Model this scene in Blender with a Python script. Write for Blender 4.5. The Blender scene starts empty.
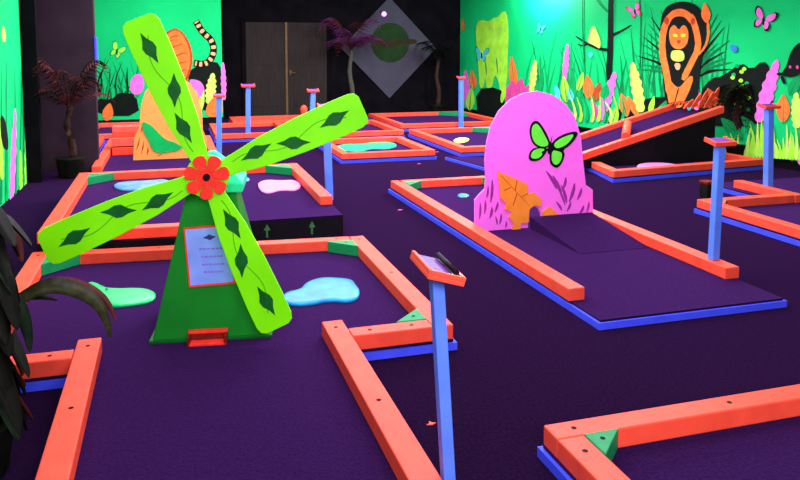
import bpy, bmesh, math, random
from mathutils import Vector, Matrix
random.seed(7)
PI = math.pi
C = bpy.context.scene.collection
scene = bpy.context.scene

# ---------------------------------------------------------------- camera, world, light, exposure
F_PX = 756.0
CAM = Vector((-0.070, -0.203, 1.583))
PITCH, YAW = math.radians(5.0), math.radians(-16.9)
CY = 45.0 + F_PX * math.tan(PITCH)          # the photograph is cropped: optical axis lies above its middle
cam_d = bpy.data.cameras.new('camera')
cam_d.sensor_width = 36.0
cam_d.lens = F_PX / 800 * 36.0
cam_d.clip_end = 100
cam = bpy.data.objects.new('camera', cam_d)
cam_d.shift_y = -(240.0 - CY) / 800.0
cam.location = CAM
cam.rotation_euler = (PI / 2 - PITCH, 0, YAW)
C.objects.link(cam)
scene.camera = cam

scene.view_settings.view_transform = 'Standard'
scene.view_settings.look = 'None'
scene.view_settings.gamma = 1.0
scene.view_settings.use_curve_mapping = False
scene.view_settings.exposure = 0.14

world = bpy.data.worlds.new('world')
scene.world = world
world.use_nodes = True
world.node_tree.nodes['Background'].inputs[0].default_value = (0.45, 0.35, 1.0, 1)
world.node_tree.nodes['Background'].inputs[1].default_value = 0.03


def area(name, loc, size, power, color, rot=(0, 0, 0), sy=None):
    d = bpy.data.lights.new(name, 'AREA')
    d.shape = 'RECTANGLE'
    d.size = size
    d.size_y = sy or size
    d.energy = power
    d.color = color
    o = bpy.data.objects.new(name, d)
    o.location = loc
    o.rotation_euler = rot
    C.objects.link(o)
    return o


UV = (0.97, 0.86, 1.0)
area('ceiling_light_front', (0.8, 1.2, 3.2), 3.2, 55, UV, sy=2.4)
area('ceiling_light_middle', (1.6, 5.0, 3.2), 4.6, 300, UV, sy=2.8)
area('ceiling_light_rear', (2.2, 9.5, 3.2), 5.5, 400, UV, sy=3.0)
area('ceiling_light_back', (1.6, 12.6, 3.2), 5.5, 260, UV, sy=2.2)
area('camera_side_fill', (0.2, -1.6, 2.6), 4.0, 270, UV, rot=(math.radians(80), 0, math.radians(-12)), sy=1.2)  # unseen fill light added behind the camera
# lamp just above the right mural, washing it cyan-white
sp = bpy.data.lights.new('mural_lamp', 'POINT')
sp.energy = 260
sp.color = (0.80, 0.92, 1.0)
sp.shadow_soft_size = 0.08
spo = bpy.data.objects.new('mural_lamp', sp)
C.objects.link(spo)
# unseen fill lights added under the ceiling to brighten the three murals
area('mural_fill_right', (5.6, 10.2, 3.15), 0.5, 330, (0.95, 0.95, 1.0), rot=(0, math.radians(38), math.radians(7)), sy=6.0)
area('mural_fill_left', (-0.4, 8.0, 3.15), 0.4, 60, (0.95, 0.95, 1.0), rot=(0, math.radians(-45), 0), sy=2.0)
area('mural_fill_back', (-0.35, 13.9, 3.15), 2.2, 9, (0.95, 0.95, 1.0), rot=(math.radians(45), 0, 0), sy=0.4)


# ---------------------------------------------------------------- placing helpers
def ray(px, py):
    a = (px - 400) / F_PX
    b = -(py - CY) / F_PX
    d = (a, math.cos(PITCH) + b * math.sin(PITCH), -math.sin(PITCH) + b * math.cos(PITCH))
    c, s = math.cos(YAW), math.sin(YAW)
    return Vector((c * d[0] - s * d[1], s * d[0] + c * d[1], d[2]))


def on_z(px, py, z=0.0):
    """point of the horizontal plane z seen at a pixel of the photograph"""
    d = ray(px, py)
    return CAM + d * ((z - CAM.z) / d.z)


def on_y(px, py, y):
    d = ray(px, py)
    return CAM + d * ((y - CAM.y) / d.y)


def on_plane(px, py, o, n):
    d = ray(px, py)
    return CAM + d * ((o - CAM).dot(n) / d.dot(n))


# ---------------------------------------------------------------- materials
MATS = {}


def mat(name, col, rough=0.6, noise=0.0, scale=60, metal=0.0, bump=0.0, emit=None, spec=0.08, stretch=None, sheen=None):
    if name in MATS:
        return MATS[name]
    m = bpy.data.materials.new(name)
    m.use_nodes = True
    nt = m.node_tree
    b = nt.nodes['Principled BSDF']
    b.inputs['Roughness'].default_value = rough
    b.inputs['Metallic'].default_value = metal
    b.inputs['Specular IOR Level'].default_value = spec
    if sheen:
        b.inputs['Sheen Weight'].default_value = sheen[0]
        b.inputs['Sheen Roughness'].default_value = 0.5
        b.inputs['Sheen Tint'].default_value = (*sheen[1], 1)
    tc = nt.nodes.new('ShaderNodeTexCoord')
    n = nt.nodes.new('ShaderNodeTexNoise')
    n.inputs['Scale'].default_value = scale
    n.inputs['Detail'].default_value = 4
    if stretch:
        mp = nt.nodes.new('ShaderNodeMapping')
        mp.inputs['Scale'].default_value = stretch
        nt.links.new(tc.outputs['Object'], mp.inputs[0])
        nt.links.new(mp.outputs[0], n.inputs['Vector'])
    else:
        nt.links.new(tc.outputs['Object'], n.inputs['Vector'])
    r = nt.nodes.new('ShaderNodeValToRGB')
    k = noise if noise > 0 else 0.04
    r.color_ramp.elements[0].position = 0.3
    r.color_ramp.elements[1].position = 0.7
    r.color_ramp.elements[0].color = (*[max(0, c * (1 - k)) for c in col], 1)
    r.color_ramp.elements[1].color = (*[min(1, c * (1 + k)) for c in col], 1)
    nt.links.new(n.outputs['Fac'], r.inputs[0])
    nt.links.new(r.outputs[0], b.inputs['Base Color'])
    if bump:
        bp = nt.nodes.new('ShaderNodeBump')
        bp.inputs['Strength'].default_value = bump
        bp.inputs['Distance'].default_value = 0.004
        nt.links.new(n.outputs['Fac'], bp.inputs['Height'])
        nt.links.new(bp.outputs[0], b.inputs['Normal'])
    if emit:
        b.inputs['Emission Color'].default_value = (*emit[0], 1)
        b.inputs['Emission Strength'].default_value = emit[1]
    MATS[name] = m
    return m


CARPET = mat('floor_carpet', (0.0058, 0.0018, 0.0085), 0.95, 0.6, 70, bump=0.5, spec=0.0, sheen=(0.07, (0.5, 0.16, 1.0)))
DECK = mat('deck_carpet', (0.0115, 0.0028, 0.024), 0.95, 0.5, 80, bump=0.5, spec=0.0, sheen=(0.16, (0.5, 0.16, 1.0)))
ORANGE = mat('orange_paint', (0.98, 0.082, 0.042), 0.5, 0.12, 9, spec=0.12, stretch=(1, 1, 1))
PALE_ORANGE = mat('worn_orange_paint', (0.85, 0.13, 0.09), 0.55, 0.15, 14)
BLUE = mat('blue_paint', (0.055, 0.085, 1.0), 0.5, 0.12, 12)
POST = mat('post_blue_paint', (0.10, 0.24, 1.0), 0.45, 0.12, 6)
GREEN_B = mat('green_block_paint', (0.012, 0.26, 0.085), 0.5, 0.1, 20)
PINK = mat('pink_paint', (0.97, 0.165, 0.84), 0.6, 0.04, 5)
PLUM = mat('plum_stroke_paint', (0.30, 0.03, 0.30), 0.6, 0.1, 30)
LIME = mat('lime_paint', (0.20, 0.97, 0.002), 0.45, 0.12, 4)
BFLY = mat('butterfly_green_paint', (0.14, 0.90, 0.06), 0.5, 0.1, 8)
LIME_D = mat('lime_vine_paint', (0.09, 0.52, 0.004), 0.5, 0.1, 20)
LEAF = mat('dark_green_paint', (0.003, 0.11, 0.012), 0.5, 0.2, 20)
TOWER = mat('tower_green_paint', (0.004, 0.20, 0.014), 0.5, 0.15, 5)
TEAL = mat('teal_paint', (0.02, 0.62, 0.33), 0.5, 0.1, 10)
RED = mat('flower_red_paint', (0.90, 0.040, 0.022), 0.5, 0.15, 25)
DARKRED = mat('dark_red_paint', (0.16, 0.01, 0.008), 0.6, 0.2, 20)
BLACK = mat('black_paint', (0.004, 0.003, 0.006), 0.7, 0.3, 20, spec=0.1)
WALLBLK = mat('black_wall_paint', (0.0035, 0.0028, 0.0045), 0.9, 0.4, 3, spec=0.05)
PARTN = mat('dark_plum_wall_paint', (0.034, 0.020, 0.032), 0.9, 0.2, 3, spec=0.05)
DOORM = mat('brown_door_paint', (0.017, 0.0125, 0.011), 0.7, 0.3, 5, spec=0.15, stretch=(6, 6, 0.5))
BRASS = mat('dull_gold_metal', (0.11, 0.07, 0.03), 0.5, 0.2, 20, metal=0.2)
GREY = mat('grey_lilac_panel', (0.055, 0.050, 0.075), 0.8, 0.1, 3)
PLAQ = mat('pale_blue_plaque', (0.20, 0.33, 0.95), 0.5, 0.2, 6)
INK = mat('navy_ink', (0.03, 0.04, 0.22), 0.7, 0.1, 60)
INK2 = mat('violet_ink', (0.20, 0.14, 0.66), 0.7, 0.2, 60)
MINT = mat('mint_puddle_paint', (0.003, 0.50, 0.13), 0.3, 0.12, 12, spec=0.15)
CYAN = mat('cyan_puddle_paint', (0.006, 0.24, 0.62), 0.3, 0.25, 14, spec=0.15)
SKYB = mat('pale_blue_puddle_paint', (0.10, 0.25, 0.62), 0.35, 0.4, 8, spec=0.15)
PALEPINK = mat('pale_pink_puddle_paint', (0.80, 0.22, 0.56), 0.4, 0.1, 12)
SEA = mat('sea_green_puddle_paint', (0.015, 0.42, 0.16), 0.4, 0.15, 12)
LGRN = mat('mural_green', (0.004, 0.60, 0.16), 0.7, 0.10, 1.2)
M_DG = mat('mural_dark_green', (0.003, 0.20, 0.055), 0.7, 0.15, 6)
M_MG = mat('mural_mid_green', (0.004, 0.36, 0.09), 0.7, 0.15, 6)
M_BK = mat('mural_black', (0.004, 0.008, 0.006), 0.8, 0.2, 6, spec=0.1)
M_LIME = mat('mural_lime', (0.34, 0.90, 0.05), 0.7, 0.18, 5)
M_PALE = mat('mural_pale_lime', (0.52, 0.90, 0.13), 0.7, 0.12, 8)
M_PINK = mat('mural_pink', (0.85, 0.17, 0.66), 0.7, 0.15, 10)
M_MAG = mat('mural_magenta', (0.75, 0.06, 0.34), 0.7, 0.15, 10)
M_OR = mat('mural_orange', (0.92, 0.20, 0.035), 0.7, 0.2, 10)
M_DO = mat('mural_burnt_orange', (0.50, 0.055, 0.012), 0.7, 0.2, 10)
M_CY = mat('mural_cyan', (0.06, 0.58, 0.75), 0.7, 0.1, 10)
M_BL = mat('mural_blue', (0.04, 0.20, 0.75), 0.7, 0.1, 10)
M_CREAM = mat('mural_cream', (0.90, 0.42, 0.18), 0.7, 0.1, 10)
PEACH = mat('peach_paint', (0.95, 0.36, 0.085), 0.6, 0.06, 4)
LEAFOR = mat('leaf_orange_paint', (0.95, 0.27, 0.035), 0.6, 0.1, 8)
EMER = mat('emerald_paint', (0.006, 0.46, 0.10), 0.6, 0.1, 8)
P_DK = mat('dark_foliage', (0.005, 0.006, 0.004), 0.6, 0.5, 14)
P_RED = mat('red_brown_foliage', (0.075, 0.013, 0.012), 0.6, 0.4, 14)  # red-brown leaves; red light on the palm fronds is put into this colour
P_OLV = mat('olive_foliage', (0.020, 0.024, 0.007), 0.5, 0.7, 22)
P_PUR = mat('purple_lit_foliage', (0.10, 0.022, 0.105), 0.6, 0.4, 14)  # purple light falling on the back palm, put into its leaf colour
P_BARK = mat('brown_bark', (0.040, 0.018, 0.015), 0.9, 0.4, 30, bump=0.6)
P_BARKG = mat('grey_green_bark', (0.06, 0.06, 0.045), 0.9, 0.3, 20)
P_OR = mat('orange_red_foliage', (0.75, 0.085, 0.03), 0.6, 0.3, 14)  # orange leaves; orange light on the ramp fern is put into this colour
P_DKG = mat('deep_green_foliage', (0.008, 0.022, 0.010), 0.6, 0.5, 14)
P_YG = mat('yellow_green_foliage', (0.25, 0.42, 0.03), 0.6, 0.3, 14)
TRAY = mat('tray_violet_card', (0.14, 0.03, 0.26), 0.5, 0.2, 12)
BULB = mat('violet_bulb', (0.6, 0.3, 0.9), 0.5, emit=((0.62, 0.22, 1.0), 2.2))
DSIGN_G = mat('dark_green_disc_paint', (0.012, 0.034, 0.010), 0.8, 0.2, 6)
DSIGN_B = mat('brown_lizard_paint', (0.028, 0.020, 0.010), 0.8, 0.2, 6)
DIMGRN = mat('dim_green_paint', (0.05, 0.20, 0.06), 0.8, 0.2, 20)


# ---------------------------------------------------------------- object helpers
def tag(o, label=None, cat=None, group=None, kind=None):
    if label: o['label'] = label
    if cat: o['category'] = cat
    if group: o['group'] = group
    if kind: o['kind'] = kind
    return o


def empty(name, loc=(0, 0, 0), rotz=0.0):
    o = bpy.data.objects.new(name, None)
    o.empty_display_size = 0.1
    o.location = loc
    o.rotation_euler = (0, 0, rotz)
    C.objects.link(o)
    return o


def local_of(parent, p):
    """world point into the parent's frame (parents are top-level Empties turned about z)"""
    if parent is None:
        return Vector(p)
    r = Matrix.Rotation(-parent.rotation_euler[2], 3, 'Z')
    return r @ (Vector(p) - parent.location)


class MB:
    def __init__(self):
        self.bm = bmesh.new()
        self.mats = []

    def mi(self, m):
        if m not in self.mats:
            self.mats.append(m)
        return self.mats.index(m)

    def face(self, pts, m, smooth=False):
        vs = [self.bm.verts.new(p) for p in pts]
        f = self.bm.faces.new(vs)
        f.material_index = self.mi(m)
        f.smooth = smooth
        return f

    def box(self, lo, hi, m, bevel=0.0, mtx=None):
        x0, y0, z0 = lo
        x1, y1, z1 = hi
        t = bmesh.new()
        bmesh.ops.create_cube(t, size=1)
        for v in t.verts:
            v.co = Vector(((x0 + x1) / 2 + v.co.x * (x1 - x0), (y0 + y1) / 2 + v.co.y * (y1 - y0), (z0 + z1) / 2 + v.co.z * (z1 - z0)))
        if bevel:
            bmesh.ops.bevel(t, geom=list(t.edges), offset=bevel, segments=2, affect='EDGES', profile=0.5)
        self._merge(t, m, mtx)

    def _merge(self, t, m, mtx=None, smooth=False):
        k = self.mi(m)
        mp = {}
        for v in t.verts:
            mp[v] = self.bm.verts.new((mtx @ v.co) if mtx else v.co)
        for f in t.faces:
            try:
                nf = self.bm.faces.new([mp[v] for v in f.verts])
                nf.material_index = k
                nf.smooth = smooth
            except ValueError:
                pass
        t.free()

    def prism(self, pts, m, depth, bevel=0.0, side=None):
        """pts: coplanar outline; depth: vector that gives the thickness (from front outline)"""
        depth = Vector(depth)
        t = bmesh.new()
        vs = [t.verts.new(p) for p in pts]
        f = t.faces.new(vs)
        f.normal_update()
        if f.normal.dot(depth) > 0:
            f.normal_flip()
        e = bmesh.ops.extrude_face_region(t, geom=[f])
        nv = [g for g in e['geom'] if isinstance(g, bmesh.types.BMVert)]
        bmesh.ops.translate(t, vec=depth, verts=nv)
        if bevel:
            bmesh.ops.bevel(t, geom=[ed for ed in t.edges if len(ed.link_faces) == 2 and ed.calc_face_angle(0) > 0.7], offset=bevel, segments=2, affect='EDGES', profile=0.5)
        bmesh.ops.triangulate(t, faces=[f for f in t.faces if len(f.verts) > 4])
        bmesh.ops.recalc_face_normals(t, faces=t.faces)
        self._merge(t, m)

    def tube(self, pts, rads, m, seg=8, cap=True):
        pts = [Vector(p) for p in pts]
        if not hasattr(rads, '__len__'):
            rads = [rads] * len(pts)
        k = self.mi(m)
        rings = []
        up = Vector((0, 0, 1))
        for i, p in enumerate(pts):
            d = (pts[min(i + 1, len(pts) - 1)] - pts[max(i - 1, 0)]).normalized()
            ref = up if abs(d.dot(up)) < 0.95 else Vector((0, 1, 0))
            a = d.cross(ref).normalized()
            b = d.cross(a)
            rings.append([self.bm.verts.new(p + (a * math.cos(2 * PI * j / seg) + b * math.sin(2 * PI * j / seg)) * rads[i]) for j in range(seg)])
        for i in range(len(rings) - 1):
            for j in range(seg):
                f = self.bm.faces.new((rings[i][j], rings[i][(j + 1) % seg], rings[i + 1][(j + 1) % seg], rings[i + 1][j]))
                f.material_index = k
                f.smooth = True
        if cap:
            for r in (rings[0], rings[-1]):
                f = self.bm.faces.new(r)
                f.material_index = k

    def build(self, name, parent=None, loc=None):
        bmesh.ops.recalc_face_normals(self.bm, faces=self.bm.faces)
        me = bpy.data.meshes.new(name)
        self.bm.to_mesh(me)
        self.bm.free()
        for m in self.mats:
            me.materials.append(m)
        o = bpy.data.objects.new(name, me)
        C.objects.link(o)
        if parent:
            o.parent = parent
        if loc is not None:
            o.location = loc
        return o


def struct(name, mb):
    return tag(mb.build(name), kind='structure')


def chaikin(pts, n=2, closed=True):
    pts = [Vector(p) for p in pts]
    for _ in range(n):
        out = []
        L = len(pts)
        rng = range(L) if closed else range(L - 1)
        if not closed: out.append(pts[0])
        for i in rng:
            a, b = pts[i], pts[(i + 1) % L]
            out += [a * 0.75 + b * 0.25, a * 0.25 + b * 0.75]
        if not closed: out.append(pts[-1])
        pts = out
    return pts


# ---------------------------------------------------------------- the setting
mb = MB(); mb.box((-3.2, -3.0, -0.1), (9.5, 17.3, 0.0), CARPET); struct('floor', mb)
mb = MB(); mb.box((-3.2, -3.0, 3.35), (9.5, 17.3, 3.45), WALLBLK); struct('ceiling', mb)
mb = MB(); mb.box((-3.2, 16.3, 0), (9.5, 16.5, 3.35), WALLBLK); struct('wall_back', mb)
mb = MB(); mb.box((-3.3, -3.0, 0), (-3.1, 16.3, 3.35), WALLBLK); struct('wall_left', mb)
mb = MB(); mb.box((-3.2, -3.2, 0), (9.5, -3.0, 3.35), WALLBLK); struct('wall_front', mb)
# right wall runs slightly askew
WA = Vector((6.40, 16.3, 0)); WB = Vector((8.31, 0.3, 0))
wd = (WB - WA).normalized()
WN = Vector((wd.y, -wd.x, 0))
if WN.x > 0: WN = -WN
WB2 = WA + wd * 19.4
mb = MB()
mb.prism([WA, WB2, WB2 + Vector((0, 0, 3.35)), WA + Vector((0, 0, 3.35))], WALLBLK, -WN * 0.15)
struct('wall_right', mb)
# plum-dark wall stub between the left mural and the back-left mural
mb = MB(); mb.box((-3.1, 10.0, 0), (-0.97, 10.2, 3.35), PARTN); struct('wall_partition', mb)
# wall carrying the left mural
mb = MB(); mb.box((-1.85, 4.0, 0), (-1.70, 9.26, 3.35), WALLBLK); struct('wall_side', mb)

mb = MB(); mb.box((-1.85, 9.265, 0), (-1.52, 9.40, 3.35), WALLBLK); struct('shade_strip_1', mb)  # black strip added to stand for the shadow beside the left mural

# double door in the back wall
DY = 16.3
d0 = on_y(245, 22, DY); d1 = on_y(326, 21, DY)
door = empty('door_1', (0, 0, 0))
tag(door, kind='structure')
xm = on_y(286, 60, DY).x
zt = d0.z
for (a, b) in ((d0.x, xm - 0.02), (xm + 0.02, d1.x)):
    mb = MB(); mb.box((a, DY - 0.05, 0.01), (b, DY, zt), DOORM, 0.008)
    mb.box((a + 0.14, DY - 0.058, 0.25), (b - 0.14, DY - 0.05, 0.95), DOORM, 0.003)
    mb.box((a + 0.14, DY - 0.058, 1.15), (b - 0.14, DY - 0.05, zt - 0.2), DOORM, 0.003)
    mb.build('door_leaf', door)
mb = MB(); mb.box((xm - 0.025, DY - 0.075, 0.01), (xm + 0.025, DY - 0.0, zt), BRASS, 0.004); tag(mb.build('astragal', door), 'dull gold strip between the door leaves')
mb = MB(); mb.box((xm + 0.06, DY - 0.07, 0.93), (xm + 0.11, DY - 0.05, 1.03), BRASS, 0.004)
mb.tube([(xm + 0.085, DY - 0.07, 0.98), (xm + 0.085, DY - 0.11, 0.98), (xm + 0.19, DY - 0.11, 0.98)], 0.012, BRASS)
mb.build('door_handle', door)
mb = MB()
mb.box((d0.x - 0.08, DY - 0.04, 0), (d0.x - 0.005, DY, zt + 0.08), WALLBLK)
mb.box((d1.x + 0.005, DY - 0.04, 0), (d1.x + 0.08, DY, zt + 0.08), WALLBLK)
mb.box((d0.x - 0.005, DY - 0.04, zt + 0.005), (d1.x + 0.005, DY, zt + 0.08), WALLBLK)
mb.build('door_frame', door)


# ---------------------------------------------------------------- painted murals
class Mural:
    """a painted panel on a wall plane; motifs lie on it as thin coats of paint"""

    def __init__(self, name, o, n):
        self.root = empty(name)
        self.o, self.n = o, n
        self.k = 0

    def w(self, px, py, off=0.0):
        return on_plane(px, py, self.o + self.n * off, self.n)

    def poly(self, mb, pts, m, smooth=2):
        self.k += 1
        off = 0.0012 + self.k * 0.00008
        w = [self.w(x, y, 0) + self.n * off for x, y in pts]
        if smooth: w = chaikin(w, smooth)
        mb.prism(w, m, -self.n * 0.0008)

    def stroke(self, mb, pts, r0, r1, m):
        """tapering stroke along pixel points, widths in pixels"""
        L, R = [], []
        n = len(pts)
        for i, (x, y) in enumerate(pts):
            xa, ya = pts[max(0, i - 1)]
            xb, yb = pts[min(n - 1, i + 1)]
            dx, dy = xb - xa, yb - ya
            l = math.hypot(dx, dy) or 1
            r = r0 + (r1 - r0) * i / (n - 1)
            L.append((x - dy / l * r, y + dx / l * r))
            R.append((x + dy / l * r, y - dx / l * r))
        self.poly(mb, L + R[::-1], m, 1)

    def leaf(self, mb, x0, y0, x1, y1, w, m, sm=2):
        """pointed leaf from base to tip, w = half width in pixels"""
        dx, dy = x1 - x0, y1 - y0
        l = math.hypot(dx, dy)
        nx, ny = -dy / l * w, dx / l * w
        pts = [(x0, y0), (x0 + dx * .25 + nx * .8, y0 + dy * .25 + ny * .8), (x0 + dx * .55 + nx, y0 + dy * .55 + ny), (x1 + nx * .15, y1 + ny * .15), (x1 - nx * .15, y1 - ny * .15),
               (x0 + dx * .55 - nx, y0 + dy * .55 - ny), (x0 + dx * .25 - nx * .8, y0 + dy * .25 - ny * .8)]
        self.poly(mb, pts, m, sm)

    def spike(self, mb, x0, y0, x1, y1, w, m, n=6):
        """a plumy flower spike with a serrated outline"""
        dx, dy = x1 - x0, y1 - y0
        l = math.hypot(dx, dy)
        ux, uy = dx / l, dy / l
        L, R = [], []
        for i in range(n * 2 + 1):
            t = i / (n * 2)
            wd_ = w * (math.sin(PI * min(1, t * 0.86 + 0.12)) ** 0.6) * (1.0 if i % 2 else 0.62)
            px, py = x0 + dx * t, y0 + dy * t
            L.append((px - uy * wd_, py + ux * wd_))
            R.append((px + uy * wd_, py - ux * wd_))
        self.poly(mb, L + [(x1, y1)] + R[::-1], m, 1)

    def butterfly(self, name, x, y, s, m, edge, ang=0.0, label=None, sq=1.0):
        mb = MB()
        ca, sa = math.cos(ang), math.sin(ang)

        def T(pts, sgn, g=1.0):
            out = []
            for (a, b) in pts:
                a *= sgn * s * g * sq; b *= s * g
                out.append((x + a * ca - b * sa, y + a * sa + b * ca))
            return out
        up = [(0.08, -0.05), (0.30, -0.55), (0.75, -0.95), (1.05, -0.85), (1.0, -0.35), (0.6, 0.02)]
        lo = [(0.08, 0.02), (0.55, 0.05), (0.75, 0.35), (0.6, 0.8), (0.35, 0.75), (0.15, 0.4)]
        for sg in (-1, 1):
            self.poly(mb, T(up, sg, 1.16), edge)
            self.poly(mb, T(lo, sg, 1.16), edge)
        for sg in (-1, 1):
            self.poly(mb, T(up, sg, 1.0), m)
            self.poly(mb, T(lo, sg, 0.95), m)
        self.poly(mb, [(x - .09 * s, y - .3 * s), (x + .09 * s, y - .3 * s), (x + .09 * s, y + .5 * s), (x - .09 * s, y + .5 * s)], M_BK)
        self.done(mb, name, label)

    def done(self, mb, name, label=None):
        o = mb.build(name, self.root)
        if label: o['label'] = label
        return o


# --- right mural
MR = Mural('jungle_mural', WA + WN * 0.02, WN)
tag(MR.root, 'long green jungle mural with lion and elephant along the right wall', 'mural', 'painted jungle murals')
p0 = WA + wd * 0.05 + WN * 0.02; p1 = WA + wd * 17.5 + WN * 0.02
mb = MB()
mb.prism([p0 + Vector((0, 0, .13)), p1 + Vector((0, 0, .13)), p1 + Vector((0, 0, 3.2)), p0 + Vector((0, 0, 3.2))], LGRN, -WN * 0.02)
mb.build('panel', MR.root)
spo.location = MR.w(547, -16) + WN * 0.34

rnd = random.Random(3)
# grasses painted behind the motifs
mb = MB()
for i in range(85):
    x = rnd.uniform(520, 735)
    base = rnd.uniform(88, 118)
    top = base - rnd.uniform(35, 80) * (1.1 if 625 < x < 725 else 0.75)
    lean = rnd.uniform(-14, 14)
    MR.stroke(mb, [(x, base), (x + lean * .3, (base + top) / 2), (x + lean, top)], rnd.uniform(.9, 1.9), .2, M_MG if rnd.random() < .6 else M_DG)
MR.done(mb, 'painted_grass', 'mid and dark green painted grasses')
mb = MB()
for i in range(30):                      # dark palm plume round the lion
    a = PI * (0.04 + 0.92 * i / 29)
    r = rnd.uniform(44, 60)
    cx, cy = 684, 78
    ex, ey = cx + math.cos(a) * r * .95, cy - math.sin(a) * r * 1.35
    MR.stroke(mb, [(cx + math.cos(a) * 14, cy - math.sin(a) * 18), ((cx + ex) / 2 + 2, (cy + ey) / 2 - 3), (ex, ey)], 2.4, .3, M_DG if i % 3 else M_BK)
MR.done(mb, 'painted_palm', 'dark green painted palm plume behind the lion')
# elephant
mb = MB()
MR.poly(mb, [(476, 30), (478, 21), (484, 20), (489, 22), (494, 18), (499, 17), (502, 12), (506, 11), (508, 18), (509, 34), (508, 56), (508, 74), (505, 96), (501, 98), (499, 80), (495, 74), (492, 89), (487, 90), (486, 76), (484, 88), (480, 88), (479, 68), (477, 46)], M_LIME, 1)
MR.stroke(mb, [(494, 24), (496, 38), (492, 50)], .5, .2, M_PALE)
MR.stroke(mb, [(486, 62), (487, 76)], .8, .3, M_DG)
MR.stroke(mb, [(497, 58), (498, 74)], .7, .3, M_DG)
MR.done(mb, 'painted_elephant', 'lime painted elephant')
MR.butterfly('painted_butterfly', 482, 55, 7.5, M_CY, M_MG, 0.1, 'cyan painted butterfly on the elephant', .8)
MR.butterfly('painted_butterfly', 541, 29, 5, M_CY, M_BL, 0.3, 'cyan painted butterfly', .7)
# tree with bird
mb = MB()
MR.stroke(mb, [(612.5, -30), (611, 10), (611, 45), (609, 80)], 2.2, 3.2, M_BK)
MR.stroke(mb, [(611, 36), (622, 31), (632, 25)], 1.5, .6, M_BK)
MR.stroke(mb, [(610, 50), (600, 49), (588, 44), (576, 36)], 1.7, .7, M_BK)
MR.stroke(mb, [(588, 44), (582, 46), (578, 44)], 1, .5, M_BK)
MR.stroke(mb, [(608, 12), (600, 4), (594, -6)], .8, .4, M_DG)
MR.stroke(mb, [(583, -10), (583, 30), (585, 62)], .6, .6, M_DG)
MR.stroke(mb, [(640, -10), (642, 30), (640, 70)], .6, .4, M_DG)
MR.done(mb, 'painted_tree', 'black painted tree with bare branches')
mb = MB()
MR.poly(mb, [(588, 42), (590, 34), (592, 27), (595, 26), (598, 32), (601, 40), (601, 49), (597, 47), (592, 44)], M_PALE, 2)
MR.done(mb, 'painted_bird', 'pale lime painted bird on the branch')
mb = MB(); MR.poly(mb, [(589, 53), (592, 51.5), (594, 55), (591, 58.5), (589, 56)], M_CY, 2); MR.done(mb, 'painted_blossom')

# dark undergrowth along the foot
mb = MB()
MR.poly(mb, [(476, 89), (500, 87), (506, 100), (504, 118), (478, 118)], M_BK, 1)
MR.done(mb, 'painted_dark_patch', 'black painted undergrowth')
mb = MB()
MR.poly(mb, [(700, 92), (712, 78), (724, 76), (742, 62), (752, 70), (764, 60), (771, 68), (775, 120), (740, 128), (700, 124)], M_BK, 1)
MR.poly(mb, [(604, 118), (640, 98), (700, 95), (722, 118), (700, 136), (620, 136)], M_BK, 1)
MR.done(mb, 'painted_dark_patch', 'black painted undergrowth')


def leaves(name, specs, label=None):
    for sp_ in specs:
        mb = MB()
        kind, a, b, c, d, w, m = sp_
        if kind == 'l':
            MR.leaf(mb, a, b, c, d, w, m)
            if w > 3: MR.stroke(mb, [(a, b), ((a + c) / 2, (b + d) / 2), (c, d)], .5, .2, M_DG)
        else:
            MR.spike(mb, a, b, c, d, w, m)
        MR.done(mb, name, label)


leaves('painted_flower_spike', [('s', 468, 107, 466, 70, 4.0, M_PINK), ('s', 565, 80, 568, 44, 3.6, M_PINK), ('s', 600, 120, 616, 72, 6.5, M_PINK), ('s', 598, 118, 592, 99, 3, M_MAG),
                                ('s', 759, 122, 778, 60, 8.5, M_PINK), ('s', 697, 110, 698, 88, 4, M_PINK)], 'pink painted flower spike')
leaves('painted_flower', [('l', 515, 92, 512, 56, 4.5, M_OR), ('l', 475, 90, 472, 70, 3.6, M_OR), ('l', 590, 100, 588, 75, 6, M_OR), ('l', 628, 118, 622, 93, 5.5, M_OR), ('l', 640, 118, 628, 96, 4, M_OR),
                          ('l', 784, 124, 784, 94, 7.5, M_OR), ('l', 596, 102, 600, 82, 4, M_DO), ('l', 722, 110, 708, 88, 5, M_DO)], 'orange painted flower')
leaves('painted_flower_head', [('l', 508, 104, 514, 80, 6, M_MAG), ('l', 518, 100, 522, 78, 6, M_MAG), ('l', 525, 98, 531, 84, 4.5, M_MAG), ('l', 793, 162, 791, 137, 4.5, M_PINK), ('l', 801, 166, 804, 148, 5, M_PINK)], 'magenta painted petals')
leaves('painted_leaf', [('s', 532, 92, 536, 60, 4.2, M_PALE), ('s', 642, 112, 633, 62, 6.8, M_PALE), ('l', 568, 104, 564, 76, 5, M_LIME), ('l', 574, 108, 580, 82, 5, M_MG), ('l', 578, 92, 584, 72, 3.5, M_LIME),
                        ('l', 580, 118, 574, 96, 6, M_MG), ('l', 560, 100, 556, 84, 3, M_CY), ('l', 573, 102, 570, 88, 3.2, M_CY), ('l', 470, 112, 472, 88, 4.5, M_LIME), ('l', 540, 96, 543, 70, 2.5, M_MG), ('l', 612, 128, 618, 106, 5, M_LIME),
                        ('s', 798, 128, 797, 92, 6.5, M_PALE), ('l', 744, 140, 722, 118, 7, M_MG), ('l', 758, 134, 742, 116, 5, M_MG), ('l', 790, 96, 800, 76, 6, M_MG), ('l', 650, 115, 655, 96, 3, M_LIME), ('l', 502, 104, 506, 86, 2.6, M_LIME), ('l', 690, 112, 690, 92, 3.5, M_CY),
                        ('l', 604, 100, 608, 84, 5, M_MG), ('l', 655, 120, 668, 100, 4, M_MG)], 'green painted leaf')
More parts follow.
